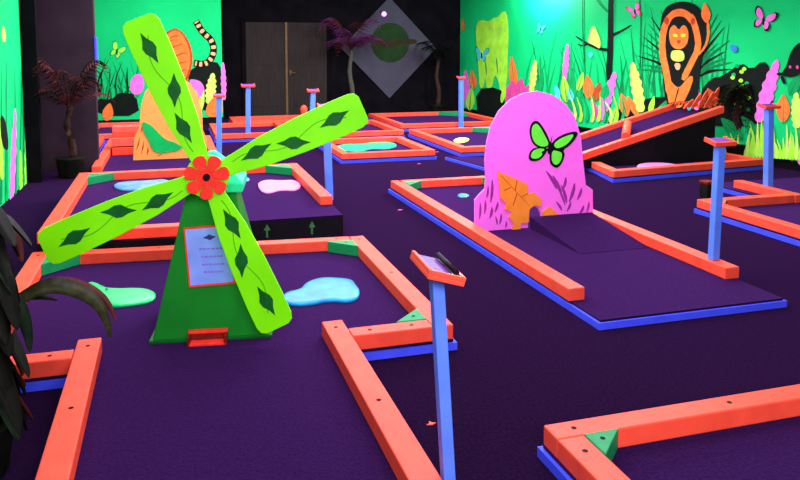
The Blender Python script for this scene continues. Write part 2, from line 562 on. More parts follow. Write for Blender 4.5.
# climbing vine of small round leaves
mb = MB()
for i in range(16):
    x = 738 + 7 * math.sin(i * 1.3) + i * .45
    y = 66 + i * 2.9
    MR.poly(mb, [(x - 3, y), (x, y - 2.6), (x + 3, y), (x, y + 2.6)], M_LIME if i % 3 else M_MG, 2)
MR.done(mb, 'painted_vine', 'lime painted vine')
# tall lime grass at the foot, near end
mb = MB()
for i in range(26):
    x = 728 + i * 3.3
    b = 157 + (x - 750) * .06
    t = b - rnd.uniform(18, 42) * (.6 if x < 745 else 1)
    MR.stroke(mb, [(x, b), (x + 1, (b + t) / 2), (x + rnd.uniform(-5, 5), t)], 2.4, .3, M_LIME if i % 3 else M_PALE)
MR.done(mb, 'painted_grass', 'bright lime painted grass')
mb = MB()
for i in range(14):
    x = 545 + i * 6
    MR.stroke(mb, [(x, 122), (x + 2, 112), (x + rnd.uniform(-5, 5), 98 + rnd.uniform(-6, 4))], 2, .3, (M_LIME, M_MG, M_PALE)[i % 3])
MR.done(mb, 'painted_grass', 'painted grass tufts')

# lion
mb = MB()
MR.poly(mb, [(661, 50), (661, 26), (664, 10), (673, 3), (685, 1), (697, 4), (705, 14), (708, 30), (704, 52), (700, 78), (699, 108), (667, 108), (664, 78)], M_BK, 2)          # mane and outline
MR.stroke(mb, [(672, 14), (664, 30), (663, 52), (668, 74), (671, 96)], 3.2, 3.4, M_OR)
MR.stroke(mb, [(692, 14), (698, 32), (700, 48), (692, 64), (684, 80)], 3.2, 3.0, M_OR)
MR.poly(mb, [(668, 18), (672, 11), (681, 8), (690, 11), (695, 18), (694, 26), (690, 22), (686, 17), (679, 16), (674, 18), (670, 24)], M_OR, 2)     # brow arch
MR.poly(mb, [(664, 20), (668, 16), (671, 21), (668, 26)], M_DO, 2)
MR.poly(mb, [(691, 21), (695, 17), (697, 22), (694, 26)], M_DO, 2)
MR.poly(mb, [(671, 28), (676, 24), (680, 31), (684, 24), (689, 28), (690, 38), (687, 47), (679, 50), (672, 46), (670, 36)], M_OR, 2)       # face
MR.poly(mb, [(674, 34), (678, 34), (679, 37), (675, 37)], M_LIME, 1)
MR.poly(mb, [(682, 34), (687, 34), (686, 37), (682, 37)], M_LIME, 1)
MR.poly(mb, [(677, 40), (683, 40), (680, 45)], M_DO, 1)
MR.poly(mb, [(672, 51), (678, 50), (685, 51), (686, 60), (680, 62), (672, 60)], M_PALE, 2)
MR.poly(mb, [(675, 63), (682, 63), (681, 70), (677, 70)], M_CREAM, 2)
MR.poly(mb, [(669, 76), (676, 86), (681, 88), (690, 76), (695, 76), (692, 88), (686, 100), (683, 108), (671, 108), (668, 92)], M_OR, 2)       # forelegs
MR.stroke(mb, [(680, 88), (677, 98), (675, 107)], .7, .4, M_BK)
MR.done(mb, 'painted_lion', 'orange painted lion with black mane')
mb = MB()
MR.stroke(mb, [(698, 56), (706, 48), (710, 36), (709, 22)], 1.0, 1.4, M_OR)
MR.leaf(mb, 708, 24, 706, 3, 5, M_OR)
MR.done(mb, 'painted_tail', 'orange painted lion tail')
MR.butterfly('painted_butterfly', 636, 11, 7, M_PINK, M_DO, -0.4, 'pink painted butterfly by the tree', .85)
MR.butterfly('painted_butterfly', 765, 20, 11, M_PINK, M_BK, 0.35, 'pink painted butterfly near the top', .9)
mb = MB(); MR.poly(mb, [(731, 46), (735, 44), (739, 47), (738, 52), (733, 52)], M_BL, 2); MR.done(mb, 'painted_blossom', 'blue painted blossom')
mb = MB()
MR.poly(mb, [(802, 42), (796, 46), (791, 54), (788, 66), (782, 74), (790, 78), (803, 74), (815, 62), (815, 44)], M_BK, 2)
MR.stroke(mb, [(778, 74), (790, 74), (815, 68)], 1.5, 2.0, M_BK)
MR.stroke(mb, [(783, 76), (786, 84)], 2, 1.4, M_BK)
MR.poly(mb, [(790, 66), (792, 65), (793, 68), (791, 69)], M_MAG, 1)
MR.poly(mb, [(797, 66), (800, 65), (800, 69), (798, 69)], M_MAG, 1)
MR.done(mb, 'painted_crow', 'black painted bird on a branch')
mb = MB()
MR.leaf(mb, 464, 32, 463.5, 18, 1.8, M_OR)
MR.done(mb, 'painted_flower')

# --- back-left mural
BY = 15.2
MLo = Vector((0, BY, 0))
ML = Mural('jungle_mural', MLo, Vector((0, -1, 0)))
tag(ML.root, 'green jungle mural with striped tiger tail behind the windmill', 'mural', 'painted jungle murals')
xr = on_y(222, 60, BY).x; xl = -1.9
zb = on_y(222, 117, BY).z
mb = MB(); mb.box((xl, BY, zb), (xr, BY + 0.04, 3.2), LGRN); mb.build('panel', ML.root)
mb = MB(); mb.box((xl, BY + 0.005, 0), (xr, BY + 0.03, zb), BLACK); mb.build('base_board', ML.root)
mb = MB()
for i in range(46):
    x = rnd.uniform(96, 140) if i < 30 else rnd.uniform(186, 222)
    b = rnd.uniform(92, 116)
    ML.stroke(mb, [(x, b), (x + rnd.uniform(-4, 4), b - 18), (x + rnd.uniform(-12, 12), b - rnd.uniform(25, 45))], 1.3, .2, (M_DG, M_MG, M_BK)[i % 3])
ML.done(mb, 'painted_grass', 'dark green painted grasses')
mb = MB()
ML.poly(mb, [(96, 98), (112, 100), (118, 92), (136, 94), (140, 116), (96, 116)], M_BK, 1)
ML.done(mb, 'painted_dark_patch', 'black painted undergrowth')
mb = MB()
ML.poly(mb, [(188, 72), (197, 66), (216, 60), (222, 70), (222, 106), (200, 112), (190, 96)], M_BK, 1)
ML.done(mb, 'painted_dark_patch', 'black painted undergrowth')
mb = MB()
ML.poly(mb, [(160, 50), (163, 36), (170, 29), (178, 28), (186, 36), (191, 46), (193, 60), (190, 74), (186, 84), (180, 88), (176, 76), (166, 66)], M_DO, 2)
ML.poly(mb, [(162, 49), (165, 37), (171, 31), (178, 30), (185, 38), (189, 48), (191, 60), (188, 72), (184, 82), (180, 84), (177, 74), (167, 64)], M_OR, 2)
for (a, b, c, d) in ((166, 44, 174, 40), (172, 48, 184, 44), (176, 56, 188, 53), (178, 64, 189, 62), (170, 38, 180, 36), (180, 72, 187, 70)):
    ML.stroke(mb, [(a, b), ((a + c) / 2, (b + d) / 2 - 1.2), (c, d)], .7, .3, M_DO)
ML.done(mb, 'painted_tiger', 'orange painted tiger haunch')
mb = MB()
tl = chaikin([Vector((196, 21, 0)), Vector((202, 32, 0)), Vector((213, 41, 0)), Vector((214, 55, 0)), Vector((206, 65, 0)), Vector((194, 63, 0))], 3, False)
tp = [(v.x, v.y) for v in tl]
ML.stroke(mb, tp, 3.3, 3.4, M_BK)
for i in range(2, len(tp) - 3, 4):
    ML.stroke(mb, tp[i:i + 3], 2.4, 2.4, M_CREAM)
ML.done(mb, 'painted_tiger_tail', 'black and cream striped painted tail')
ML.butterfly('painted_butterfly', 117, 51, 8, M_LIME, M_MG, 0.5, 'lime painted butterfly', .8)
mb = MB(); ML.spike(mb, 209, 104, 213, 73, 6, M_PALE); ML.done(mb, 'painted_leaf', 'pale lime painted leaf')
mb = MB(); ML.poly(mb, [(188, 80), (194, 79), (202, 82), (205, 90), (203, 99), (198, 97), (195, 90)], M_PINK, 2); ML.done(mb, 'painted_petal', 'pink painted petal')
mb = MB(); ML.poly(mb, [(129, 84), (134, 74), (142, 74), (145, 84), (141, 94), (132, 95)], M_PINK, 2); ML.done(mb, 'painted_petal', 'pink painted petal')
mb = MB(); ML.spike(mb, 224, 100, 223, 62, 3.2, M_PINK); ML.done(mb, 'painted_flower_spike', 'pink painted flower spike')
mb = MB(); ML.poly(mb, [(206, 106), (214, 96), (222, 94), (223, 117), (206, 117)], M_OR, 1); ML.done(mb, 'painted_flower', 'orange painted flower')
mb = MB(); ML.leaf(mb, 106, 122, 110, 103, 6, M_OR); ML.done(mb, 'painted_flower', 'orange painted flower')
mb = MB()
for i in range(6):
    ML.leaf(mb, 186 + i * 3, 112, 184 + i * 4, 96 - (i % 2) * 6, 2, (M_LIME, M_PALE)[i % 2])
ML.done(mb, 'painted_grass', 'lime painted grass')
# violet light on the edge of the plum wall, painted as a blue strip
mb = MB(); mb.box((-0.97, 9.985, on_y(97, 63, 10).z), (-0.945, 10.2, on_y(97, 37, 10).z), BLUE, 0.004)
tag(mb.build('violet_light_strip'), 'short blue strip painting violet light up the edge of the dark plum wall', 'painted light strip')

# --- left mural
LX = -1.68
MS = Mural('jungle_mural', Vector((LX, 0, 0)), Vector((1, 0, 0)))
tag(MS.root, 'green jungle mural on the near left wall, seen edge-on', 'mural', 'painted jungle murals')
mb = MB(); mb.box((-1.70, 5.2, 0.02), (LX, 9.25, 3.2), LGRN); mb.build('panel', MS.root)
mb = MB()
for i in range(16):
    x = rnd.uniform(0, 29); b = 205 - x * .6
    MS.stroke(mb, [(x, b), (x + .5, b - 40), (x + rnd.uniform(-3, 3), b - rnd.uniform(70, 140))], .9, .2, (M_MG, M_DG)[i % 2])
MS.done(mb, 'painted_grass', 'green painted grasses')
for (a, b, c, d, w, m, nm) in ((11, 212, 15, 108, 3.2, M_PINK, 'painted_flower_spike'), (2, 180, -2, 110, 3, M_LIME, 'painted_leaf'), (26, 192, 27, 108, 2.6, M_LIME, 'painted_leaf'), (32, 190, 30, 158, 2.2, M_OR, 'painted_flower'), (21, 195, 20, 150, 2.2, M_LIME, 'painted_leaf'), (4, 42, 3, 26, 2.4, M_PALE, 'painted_leaf')):
    mb = MB(); MS.spike(mb, a, b, c, d, w, m); MS.done(mb, nm, ('pink' if m is M_PINK else 'orange' if m is M_OR else 'lime') + ' painted plant')
mb = MB(); MS.poly(mb, [(0, 112), (6, 122), (9, 150), (4, 150), (0, 136)], M_BK, 2); MS.done(mb, 'painted_dark_patch', 'black painted shape'); mb = MB(); MS.poly(mb, [(22, 48), (25, 60), (24, 84), (21, 80)], M_BK, 2); MS.done(mb, 'painted_dark_patch', 'black painted shapes')  # black shapes belonging to the mural's own paint

# ---------------------------------------------------------------- diamond sign on the back wall
DSY = 16.26
c0 = on_y(389.5, 48, DSY)
hw = (on_y(437, 48, DSY).x - on_y(342, 48, DSY).x) / 2
hh = (on_y(389, -2, DSY).z - on_y(389, 99, DSY).z) / 2
dsg = empty('diamond_sign', (c0.x, DSY, c0.z))
tag(dsg, 'grey diamond sign with dark green disc on the black back wall', 'sign')
mb = MB(); mb.prism([(0, 0, hh), (hw, 0, 0), (0, 0, -hh), (-hw, 0, 0)], GREY, (0, 0.04, 0)); mb.build('panel', dsg)
r = hw * .40
mb = MB(); mb.prism([(r * math.cos(i * PI / 20) + .02, -0.008, r * math.sin(i * PI / 20) + .12) for i in range(40)], DSIGN_G, (0, 0.008, 0)); tag(mb.build('disc', dsg), 'dark green disc')
lz = [(-.36, .13), (-.28, .2), (-.1, .19), (.05, .17), (.3, .19), (.5, .20), (.62, .20), (.66, .14), (.6, .09), (.3, .07), (.08, .03), (-.05, -.02), (-.14, .03), (-.3, .05)]
mb = MB(); mb.prism(chaikin([(a, -0.014, b) for a, b in lz], 2), DSIGN_B, (0, 0.006, 0)); tag(mb.build('lizard_figure', dsg), 'dark brown lizard-like figure')

# small violet lamp in front of the sign
vl = empty('spotlight', tuple(on_y(384, 14, 15.9)))
tag(vl, 'small glowing violet lamp above the palm before the diamond sign', 'lamp')
mb = MB(); t = bmesh.new(); bmesh.ops.create_uvsphere(t, u_segments=16, v_segments=10, radius=0.055); mb._merge(t, BULB, smooth=True); tag(mb.build('bulb', vl), 'glowing violet bulb')
mb = MB(); mb.tube([(0, 0.03, 0), (0, 0.12, 0.02)], [0.06, 0.035], BLACK, 14); mb.tube([(0, .12, .02), (0, .30, .06)], .012, BLACK); mb.build('housing', vl)


# ---------------------------------------------------------------- golf holes
RW, RH, DZ = 0.11, 0.080, 0.052


def rail(parent, x0, y0, x1, y1, z0=DZ, z1=None, m=ORANGE, holes=True):
    """timber with two ends on its centre line"""
    a, b = Vector((x0, y0, 0)), Vector((x1, y1, 0))
    d = b - a
    L = d.length
    ang = math.atan2(d.y, d.x)
    mtx = Matrix.Translation((x0, y0, 0)) @ Matrix.Rotation(ang, 4, 'Z')
    mb = MB()
    mb.box((0, -RW / 2, z0 + 0.001), (L, RW / 2, z0 + RH), m, 0.006, mtx)
    if holes:
        n = max(2, int(L / 0.7) + 1)
        for i in range(n):
            s = 0.10 + (L - 0.20) * i / (n - 1)
            t = bmesh.new(); bmesh.ops.create_circle(t, cap_ends=True, radius=0.011, segments=12)
            mb._merge(t, BLACK, mtx @ Matrix.Translation((s, 0, z0 + RH + 0.0012)))
    return mb.build('rail', parent)


def deck_poly(parent, pts, z=DZ, base=0.0, edge=BLUE, out=0.016):
    mb = MB(); mb.prism([(x, y, z) for x, y in pts], DECK, (0, 0, -0.012)); mb.build('carpet', parent)
    mb = MB()
    cx = sum(p[0] for p in pts) / len(pts); cy = sum(p[1] for p in pts) / len(pts)
    grown = []
    n = len(pts)
    for i in range(n):                      # outline grown outward by out (mitred)
        p, a, b = Vector(pts[i]), Vector(pts[i - 1]), Vector(pts[(i + 1) % n])
        d0_, d1_ = (p - a).normalized(), (b - p).normalized()
        n0_, n1_ = Vector((d0_.y, -d0_.x)), Vector((d1_.y, -d1_.x))
        k_ = (n0_ + n1_) / max(.2, 1 + n0_.dot(n1_))
        grown.append(p + k_ * out)
    mb.prism([(v.x, v.y, z - 0.0125) for v in grown], edge, (0, 0, -(z - 0.0125 - base)))
    tag(mb.build('deck_base', parent), 'blue painted base edge' if edge is BLUE else 'black riser')


def corner_block(parent, x, y, sx, sy, s=0.16, z=DZ, m=GREEN_B):
    """triangular block filling an inside corner; sx, sy point into the hole"""
    mb = MB()
    mb.prism([(x, y, z + RH + 0.004), (x + sx * s, y, z + RH + 0.004), (x + sx * s * .8, y + sy * s * .2 , z + RH + 0.004), (x + sx * s * .2, y + sy * s * .8, z + RH + 0.004), (x, y + sy * s, z + RH + 0.004)], m, (0, 0, -RH), 0.004)
    t = bmesh.new(); bmesh.ops.create_circle(t, cap_ends=True, radius=0.01, segments=10)
    mb._merge(t, BLACK, Matrix.Translation((x + sx * s * .33, y + sy * s * .33, z + RH + 0.0055)))
    tag(mb.build('corner_block', parent), 'green triangular corner block')


h = RW / 2
# 1 windmill hole: narrow lane widening into a broad end
g = empty('golf_hole'); tag(g, 'near left hole: orange-railed lane widening around the windmill', 'mini golf hole', 'mini golf holes with orange rails')
LX0, LX1, WX0, WX1, WY1 = -0.54, 0.77, -1.03, 1.31, 5.31
WYL = 5.53
deck_poly(g, [(LX0, 0.9), (LX1, 0.9), (LX1, 3.38), (WX1, 3.38), (WX1, WY1), (WX0, WYL), (WX0, 3.50), (LX0, 3.50)])
rail(g, LX0 + h, 0.9, LX0 + h, 3.73)
rail(g, LX1 - h, 0.9, LX1 - h, 3.62)
rail(g, LX1 + .004, 3.38 + h, WX1 - RW - .002, 3.38 + h)
rail(g, WX1 - h, 3.38, WX1 - h, WY1)
rail(g, WX0 + RW + .006, WYL - h - .012, WX1 - RW - .006, WY1 - h + .010)
rail(g, WX0 + h, 3.50, WX0 + h, WYL)
rail(g, WX0 + RW + .002, 3.50 + h, LX0 - .004, 3.50 + h)
corner_block(g, WX1 - RW, WY1 - RW, -1, -1, .19)
corner_block(g, WX0 + RW, WYL - RW - .03, 1, -1, .22)
corner_block(g, WX1 - RW, 3.38 + RW, -1, 1, .17)

# 2 raised hole behind the windmill
g = empty('golf_hole'); tag(g, 'raised hole with black riser and green arrows behind the windmill', 'mini golf hole', 'mini golf holes with orange rails')
RZ = 0.18
RX0, RX1, RY0, RY1 = -1.0, 1.27, 5.55, 8.20
deck_poly(g, [(RX0, RY0), (0.30, RY0 - .09), (0.30, 5.84), (RX1, 5.84), (RX1, RY1), (RX0, RY1)], RZ, 0.0, BLACK, .002)
rail(g, RX0 + h, RY0, RX0 + h, RY1, RZ, holes=False)
rail(g, RX0 + RW + .008, RY0 + h - .008, 0.30, RY0 + h - .085, RZ, holes=False)
rail(g, RX0 + RW + .002, RY1 - h, RX1 - RW - .002, RY1 - h, RZ, holes=False)
rail(g, RX1 - h, 6.25, RX1 - h, RY1, RZ, holes=False)
corner_block(g, RX0 + RW, RY1 - RW, 1, -1, .24, RZ)
corner_block(g, RX1 - RW, RY1 - RW, -1, -1, .26, RZ)
for px in (267, 312):
    p = on_y(px, 228, 5.835)
    mb = MB()
    x = p.x
    mb.prism([(x - .008, 5.838, .035), (x + .008, 5.838, .035), (x + .008, 5.838, .095), (x + .028, 5.838, .092), (x, 5.838, .145), (x - .028, 5.838, .092), (x - .008, 5.838, .095)], DIMGRN, (0, .004, 0))
    tag(mb.build('arrow_mark', g), 'green upward arrow')

# 3 hump hole
g = empty('golf_hole'); tag(g, 'rectangular hole with the pink arch standing across it', 'mini golf hole', 'mini golf holes with orange rails')
HX0, HX1, HY0, HY1 = 2.13, 3.51, 3.40, 7.50
deck_poly(g, [(HX0 + .065, HY0), (HX1 - .055, HY0), (HX1, HY1), (HX0 + .03, HY1)])
rail(g, HX0 + .045 + h, 3.72, HX0 + h + .035, HY1, holes=False)
rail(g, HX1 - h - .03, 3.80, HX1 - h, HY1, holes=False)
rail(g, HX0 + RW + .002, HY1 - h, HX1 - RW - .002, HY1 - h, holes=False)
corner_block(g, HX0 + .04 + RW, HY1 - RW, 1, -1, .2)
corner_block(g, HX1 - RW, HY1 - RW, -1, -1, .22)

# 4 near right hole
g = empty('golf_hole'); tag(g, 'hole in the near right corner, cut by the photo edge', 'mini golf hole', 'mini golf holes with orange rails')
NX0, NY1 = 1.265, 2.30
deck_poly(g, [(NX0, 0.9), (3.6, 0.9), (3.6, NY1), (NX0, NY1)])
rail(g, NX0 + h, 0.9, NX0 + h, NY1 - RW - .002)
rail(g, NX0, NY1 - h, 3.6, NY1 - h)
corner_block(g, NX0 + RW, NY1 - RW, 1, -1, .15)

# 5 right middle hole
g = empty('golf_hole'); tag(g, 'L-shaped hole at the right edge beyond the blue sign post', 'mini golf hole', 'mini golf holes with orange rails')
deck_poly(g, [(4.66, 3.6), (6.9, 3.6), (6.9, 6.75), (5.62, 6.75), (5.62, 5.72), (4.66, 5.72)])
rail(g, 4.66 + h, 3.6, 4.66 + h, 5.72, holes=False)
rail(g, 4.66 + RW + .002, 5.72 - h, 5.70, 5.72 - h, holes=False)
rail(g, 5.76, 5.60, 5.76, 6.45, holes=False)
corner_block(g, 4.66 + RW, 5.72 - RW, 1, -1, .14, m=PALE_ORANGE)

# 6 ramp hole
g = empty('golf_hole'); tag(g, 'hole below the orange-sided ramp by the right mural', 'mini golf hole', 'mini golf holes with orange rails')
deck_poly(g, [(4.80, 7.34), (7.18, 7.60), (7.02, 9.0), (4.95, 9.0), (4.95, 8.0)])
rail(g, 4.80, 7.395, 7.18, 7.65, holes=False)
rail(g, 4.87, 7.47, 4.98, 8.02, holes=False)
rail(g, 7.10, 7.72, 6.98, 9.0, holes=False)

# ramp
YN, YF = 8.10, 8.95
n0 = on_y(585, 153, YN); n1 = on_y(722, 107, YN)
f0 = on_y(583, 131, YF); f1 = on_y(690, 98, YF)
sl = (n1.z - n0.z) / (n1.x - n0.x)
xs = n0.x - (n0.z - 0.14) / sl
x_e = n1.x
RL = (x_e - xs)
g = empty('ramp', (xs, 0, .010)); tag(g, 'long dark ramp with orange side rails rising toward the right mural', 'ramp')
A = math.atan(sl)
for yy, e in ((YN, RL), (YF, RL - 0.1)):
    mb = MB()
    mb.prism([(0, yy - .045, .055), (e, yy - .045, .055 + e * sl), (e, yy - .045, .145 + e * sl), (0, yy - .045, .145)], ORANGE, (0, .09, 0), .005)
    mb.build('side_rail', g)
mb = MB()
mb.prism([(0, YN + .046, .05), (RL - .12, YN + .046, .05 + (RL - .12) * sl), (RL - .12, YN + .046, .075 + (RL - .12) * sl), (0, YN + .046, .075)], DECK, (0, YF - YN - .092, 0))
mb.build('carpet', g)
mb = MB()
mb.prism([(.02, YN - .03, .047), (RL - .12, YN - .03, .047), (RL - .12, YN - .03, .05 + (RL - .12) * sl), (.02, YN - .03, .054)], BLACK, (0, .06, 0))
mb.build('side_wall', g)
mb = MB()
pa = on_y(622, 139, YN + .1); 
mx = pa.x - xs
mb.tube([(mx, YN + .02, .16 + mx * sl), (mx + .38, YF - .3, .16 + (mx + .38) * sl)], [.055, .055], ORANGE, 12)
tag(mb.build('cross_bumper', g), 'short orange bumper lying across the ramp')


def simple_hole(label, x0, y0, x1, y1, m=ORANGE, open_front=False, blocks=()):
    g = empty('golf_hole'); tag(g, label, 'mini golf hole', 'mini golf holes with orange rails')
    deck_poly(g, [(x0, y0), (x1, y0), (x1, y1), (x0, y1)])
    rail(g, x0 + h, y0, x0 + h, y1, holes=False, m=m)
    rail(g, x1 - h, y0, x1 - h, y1, holes=False, m=m)
    rail(g, x0 + RW + .002, y1 - h, x1 - RW - .002, y1 - h, holes=False, m=m)
    if not open_front:
        rail(g, x0 + RW + .002, y0 + h, x1 - RW - .002, y0 + h, holes=False, m=m)
    for (bx, by, sx, sy, s) in blocks:
        corner_block(g, bx, by, sx, sy, s)
    return g


simple_hole('small square hole with sea-green puddle right of the windmill sail', 2.10, 9.62, 3.43, 11.3)
simple_hole('hole just left of the pink arch top, green block in its corner', 3.86, 9.75, 5.55, 12.2, blocks=((5.44, 12.09, -1, -1, .45),))
simple_hole('dim hole behind the sea-green puddle hole', 1.95, 12.05, 3.72, 14.0)
simple_hole('farthest wide hole under the diamond sign', 3.95, 13.0, 6.10, 15.35, blocks=((5.99, 15.24, -1, -1, .5),))
simple_hole('far hole in front of the brown double door', 0.60, 12.35, 1.88, 14.2)
simple_hole('rearmost hole right before the brown door, with an orange knob', 1.05, 14.45, 3.70, 15.45)
simple_hole('far left hole partly hidden by the dark plum wall', -2.35, 10.55, -1.10, 12.6)
simple_hole('far left hole under the back-left mural', -1.45, 12.9, -0.05, 14.9, m=PALE_ORANGE)
g = empty('golf_hole'); tag(g, 'hole with the peach arch board behind the raised hole', 'mini golf hole', 'mini golf holes with orange rails')
deck_poly(g, [(-1.0, 8.85), (.52, 8.85), (.52, 12.3), (-1.0, 12.3)])
rail(g, -1.0 + h, 9.45, -1.0 + h, 12.3, holes=False)
rail(g, .52 - h, 10.3, .52 - h, 12.3, holes=False)
rail(g, -1.0 + RW + .002, 12.3 - h, .52 - RW - .002, 12.3 - h, holes=False)

# short blue-edged deck tip left of the pink arch
g = empty('golf_deck'); tag(g, 'low blue-edged deck tip behind the left of the pink arch', 'deck')
q0 = on_z(447, 160, 0); q1 = on_z(490, 172, 0)
deck_poly(g, [(q0.x, q0.y), (q1.x, q1.y), (4.75, 8.3), (4.6, 9.0)], .05)

# ---------------------------------------------------------------- windmill
WM = empty('windmill', (0.10, 3.73, DZ + .001), math.radians(-9))
tag(WM, 'lime green windmill with red flower hub and vine-painted sails', 'windmill')
TB, TT, THT = 0.30, 0.125, 0.76      # half widths and height
mb = MB()
fb, ft, bb, bt = 0.0, 0.12, 0.52, 0.36
V = [(-TB, fb, 0), (TB, fb, 0), (TB, bb, 0), (-TB, bb, 0), (-TT, ft, THT), (TT, ft, THT), (TT, bt, THT), (-TT, bt, THT)]
t = bmesh.new()
vs = [t.verts.new(v) for v in V]
for f in ((0, 1, 5, 4), (1, 2, 6, 5), (2, 3, 7, 6), (3, 0, 4, 7), (4, 5, 6, 7), (3, 2, 1, 0)):
    t.faces.new([vs[i] for i in f])
bmesh.ops.bevel(t, geom=list(t.edges), offset=.006, segments=2, affect='EDGES', profile=.5)
mb._merge(t, TOWER)
mb.build('tower', WM)
# dark plinth
mb = MB(); mb.box((-TB - .012, -0.012, 0.0), (TB + .012, bb + .012, .018), LEAF, .003); mb.build('plinth', WM)
# teal roof
mb = MB()
t = bmesh.new()
R0 = [(-.17, .07, THT + .001), (.17, .07, THT + .001), (.17, .41, THT + .001), (-.17, .41, THT + .001), (-.17, .07, THT + .05), (.17, .07, THT + .05), (.17, .41, THT + .05), (-.17, .41, THT + .05), (-.02, .22, THT + .20), (.02, .22, THT + .20), (.02, .26, THT + .20), (-.02, .26, THT + .20)]
vs = [t.verts.new(v) for v in R0]
for f in ((3, 2, 1, 0), (0, 1, 5, 4), (1, 2, 6, 5), (2, 3, 7, 6), (3, 0, 4, 7), (4, 5, 9, 8), (5, 6, 10, 9), (6, 7, 11, 10), (7, 4, 8, 11), (8, 9, 10, 11)):
    t.faces.new([vs[i] for i in f])
bmesh.ops.bevel(t, geom=list(t.edges), offset=.008, segments=2, affect='EDGES', profile=.5)
mb._merge(t, TEAL); tag(mb.build('roof', WM), 'teal roof')

HUBZ = on_y(204, 177, 3.66).z - DZ
TILT = math.radians(5)


def fp(x, z, off=0.0):
    """point on the sloping front face of the tower"""
    s = z / THT
    return Vector((x, fb + (ft - fb) * s - off, z))


hx = 0.004
hub_y = fb - .05


def sp_pt(u, v, ang, off=0.0):
    """sail plane: u along the sail, v across"""
    a = ang
    x = u * math.cos(a) - v * math.sin(a)
    z = u * math.sin(a) + v * math.cos(a)
    return Vector((hx + x, hub_y + z * math.sin(TILT) - off * math.cos(TILT), HUBZ + z * math.cos(TILT) - off * 0.0))


for k in range(4):
    ang = math.radians((23.0, 112.5, 203.5, 293.5)[k])
    L = (.86, .86, .86, .855)[k]
    SW = .86
    out = [(.02, -.045), (.10, -.052), (.16, -.062), (.30, -.088), (.50, -.105), (.70, -.112), (L - .045, -.110), (L - .015, -.098), (L, -.070), (L, .070), (L - .015, .098), (L - .045, .110), (.70, .112), (.50, .105), (.30, .088), (.16, .062), (.10, .052), (.02, .045)]
    o_off = 0.002 * k
    mb = MB()
    pts = [sp_pt(u, v * SW, ang, o_off) for u, v in out]
    mb.prism(pts, LIME, (0, .016, 0), .003)
    sail = mb.build('sail', WM)
    # winding vine and leaves painted on the sail
    mb = MB()
    vine = []
    for i in range(25):
        u = .14 + .62 * i / 24
        vine.append((u, .026 * math.sin((u - .1) * 15)))
    for i in range(len(vine) - 1):
        (u0, v0), (u1, v1) = vine[i], vine[i + 1]
        mb.prism([sp_pt(u0, v0 - .0028, ang, o_off + .0025), sp_pt(u1, v1 - .0028, ang, o_off + .0025), sp_pt(u1, v1 + .0028, ang, o_off + .0025), sp_pt(u0, v0 + .0028, ang, o_off + .0025)], LIME_D, (0, .002, 0))
    tag(mb.build('vine', sail), 'darker green painted vine')
    for (u, v, tw) in ((.27, .012, .10), (.46, -.022, -.38), (.70, .006, .12)):
        mb = MB()
        pr = [(-.078, 0), (-.045, .010), (-.015, .027), (.01, .029), (.04, .012), (.078, 0), (.045, -.010), (.015, -.027), (-.01, -.029), (-.04, -.012)]
        c_, s_ = 1.12 * math.cos(tw), 1.12 * math.sin(tw)
        mb.prism([sp_pt(u + a * c_ - b * s_, v + a * s_ + b * c_, ang, o_off + .004) for a, b in pr], LEAF, (0, .003, 0))
        tag(mb.build('painted_leaf', sail), 'dark green painted leaf')
# hub plate
mb = MB()
mb.prism([sp_pt(.108 * math.cos(i * PI / 16), .108 * math.sin(i * PI / 16), 0, .012) for i in range(32)], LIME, (0, .012, 0), .002)
mb.build('hub_plate', WM)
mb = MB(); mb.prism([sp_pt(.05 * math.cos(i * PI / 10), .05 * math.sin(i * PI / 10), 0, .030) for i in range(20)], RED, (0, .014, 0))
flw = mb.build('hub_flower', WM); tag(flw, 'red seven-petalled flower')
NP = 7
for i in range(NP):
    a = 2 * PI * i / NP + .2
    pt = [(.030, -.010), (.055, -.024), (.080, -.0335), (.100, -.031), (.110, -.016), (.113, 0), (.110, .016), (.100, .031), (.080, .0335), (.055, .024), (.030, .010)]
    mb = MB(); mb.prism([sp_pt(u, v, a, .036) for u, v in pt], RED, (0, .010, 0), .002)
    mb.build('petal', flw)
mb = MB()
mb.prism([sp_pt(.018 * math.cos(i * PI / 8), .018 * math.sin(i * PI / 8), 0, .044) for i in range(16)], BLACK, (0, .008, 0)); tag(mb.build('axle_bolt', WM), 'black bolt head')
mb = MB(); mb.tube([sp_pt(0, 0, 0, 0) + Vector((0, .0, 0)), (hx, .2, HUBZ - .01)], .02, BLACK, 12); mb.build('axle', WM)
# plaque: frame, card and print
pc = [(-.140, .580), (.062, .590), (.130, .285), (-.112, .275)]
mb = MB(); mb.prism([fp(x, z, .010) for x, z in pc], RED, (0, .009, 0), .002)
pq = mb.build('plaque', WM); tag(pq, 'red-edged plaque')
pc2 = [(-.130, .570), (.055, .579), (.118, .296), (-.103, .286)]
mb = MB(); mb.prism([fp(x, z, .0125) for x, z in pc2], PLAQ, (0, .003, 0)); tag(mb.build('plaque_card', pq), 'pale blue card')
mb = MB()
mb.prism(chaikin([fp(x, z, .0135) for x, z in ((-.045, .525), (-.02, .535), (-.01, .545), (.005, .536), (.03, .532), (.013, .523), (-.005, .512), (-.02, .521))], 1), INK, (0, .001, 0))
rr = random.Random(5)
for z, x0, x1, m in ((.465, -.06, .07, INK2), (.425, -.05, .055, INK2), (.385, -.045, .06, INK2), (.347, -.035, .055, INK2)):
    x = x0
    while x < x1:
        w = rr.uniform(.008, .02)
        mb.prism([fp(x, z, .0135), fp(x + w, z, .0135), fp(x + w, z + .009, .0135), fp(x, z + .009, .0135)], m, (0, .001, 0))
        x += w + .004
mb.build('print', pq)
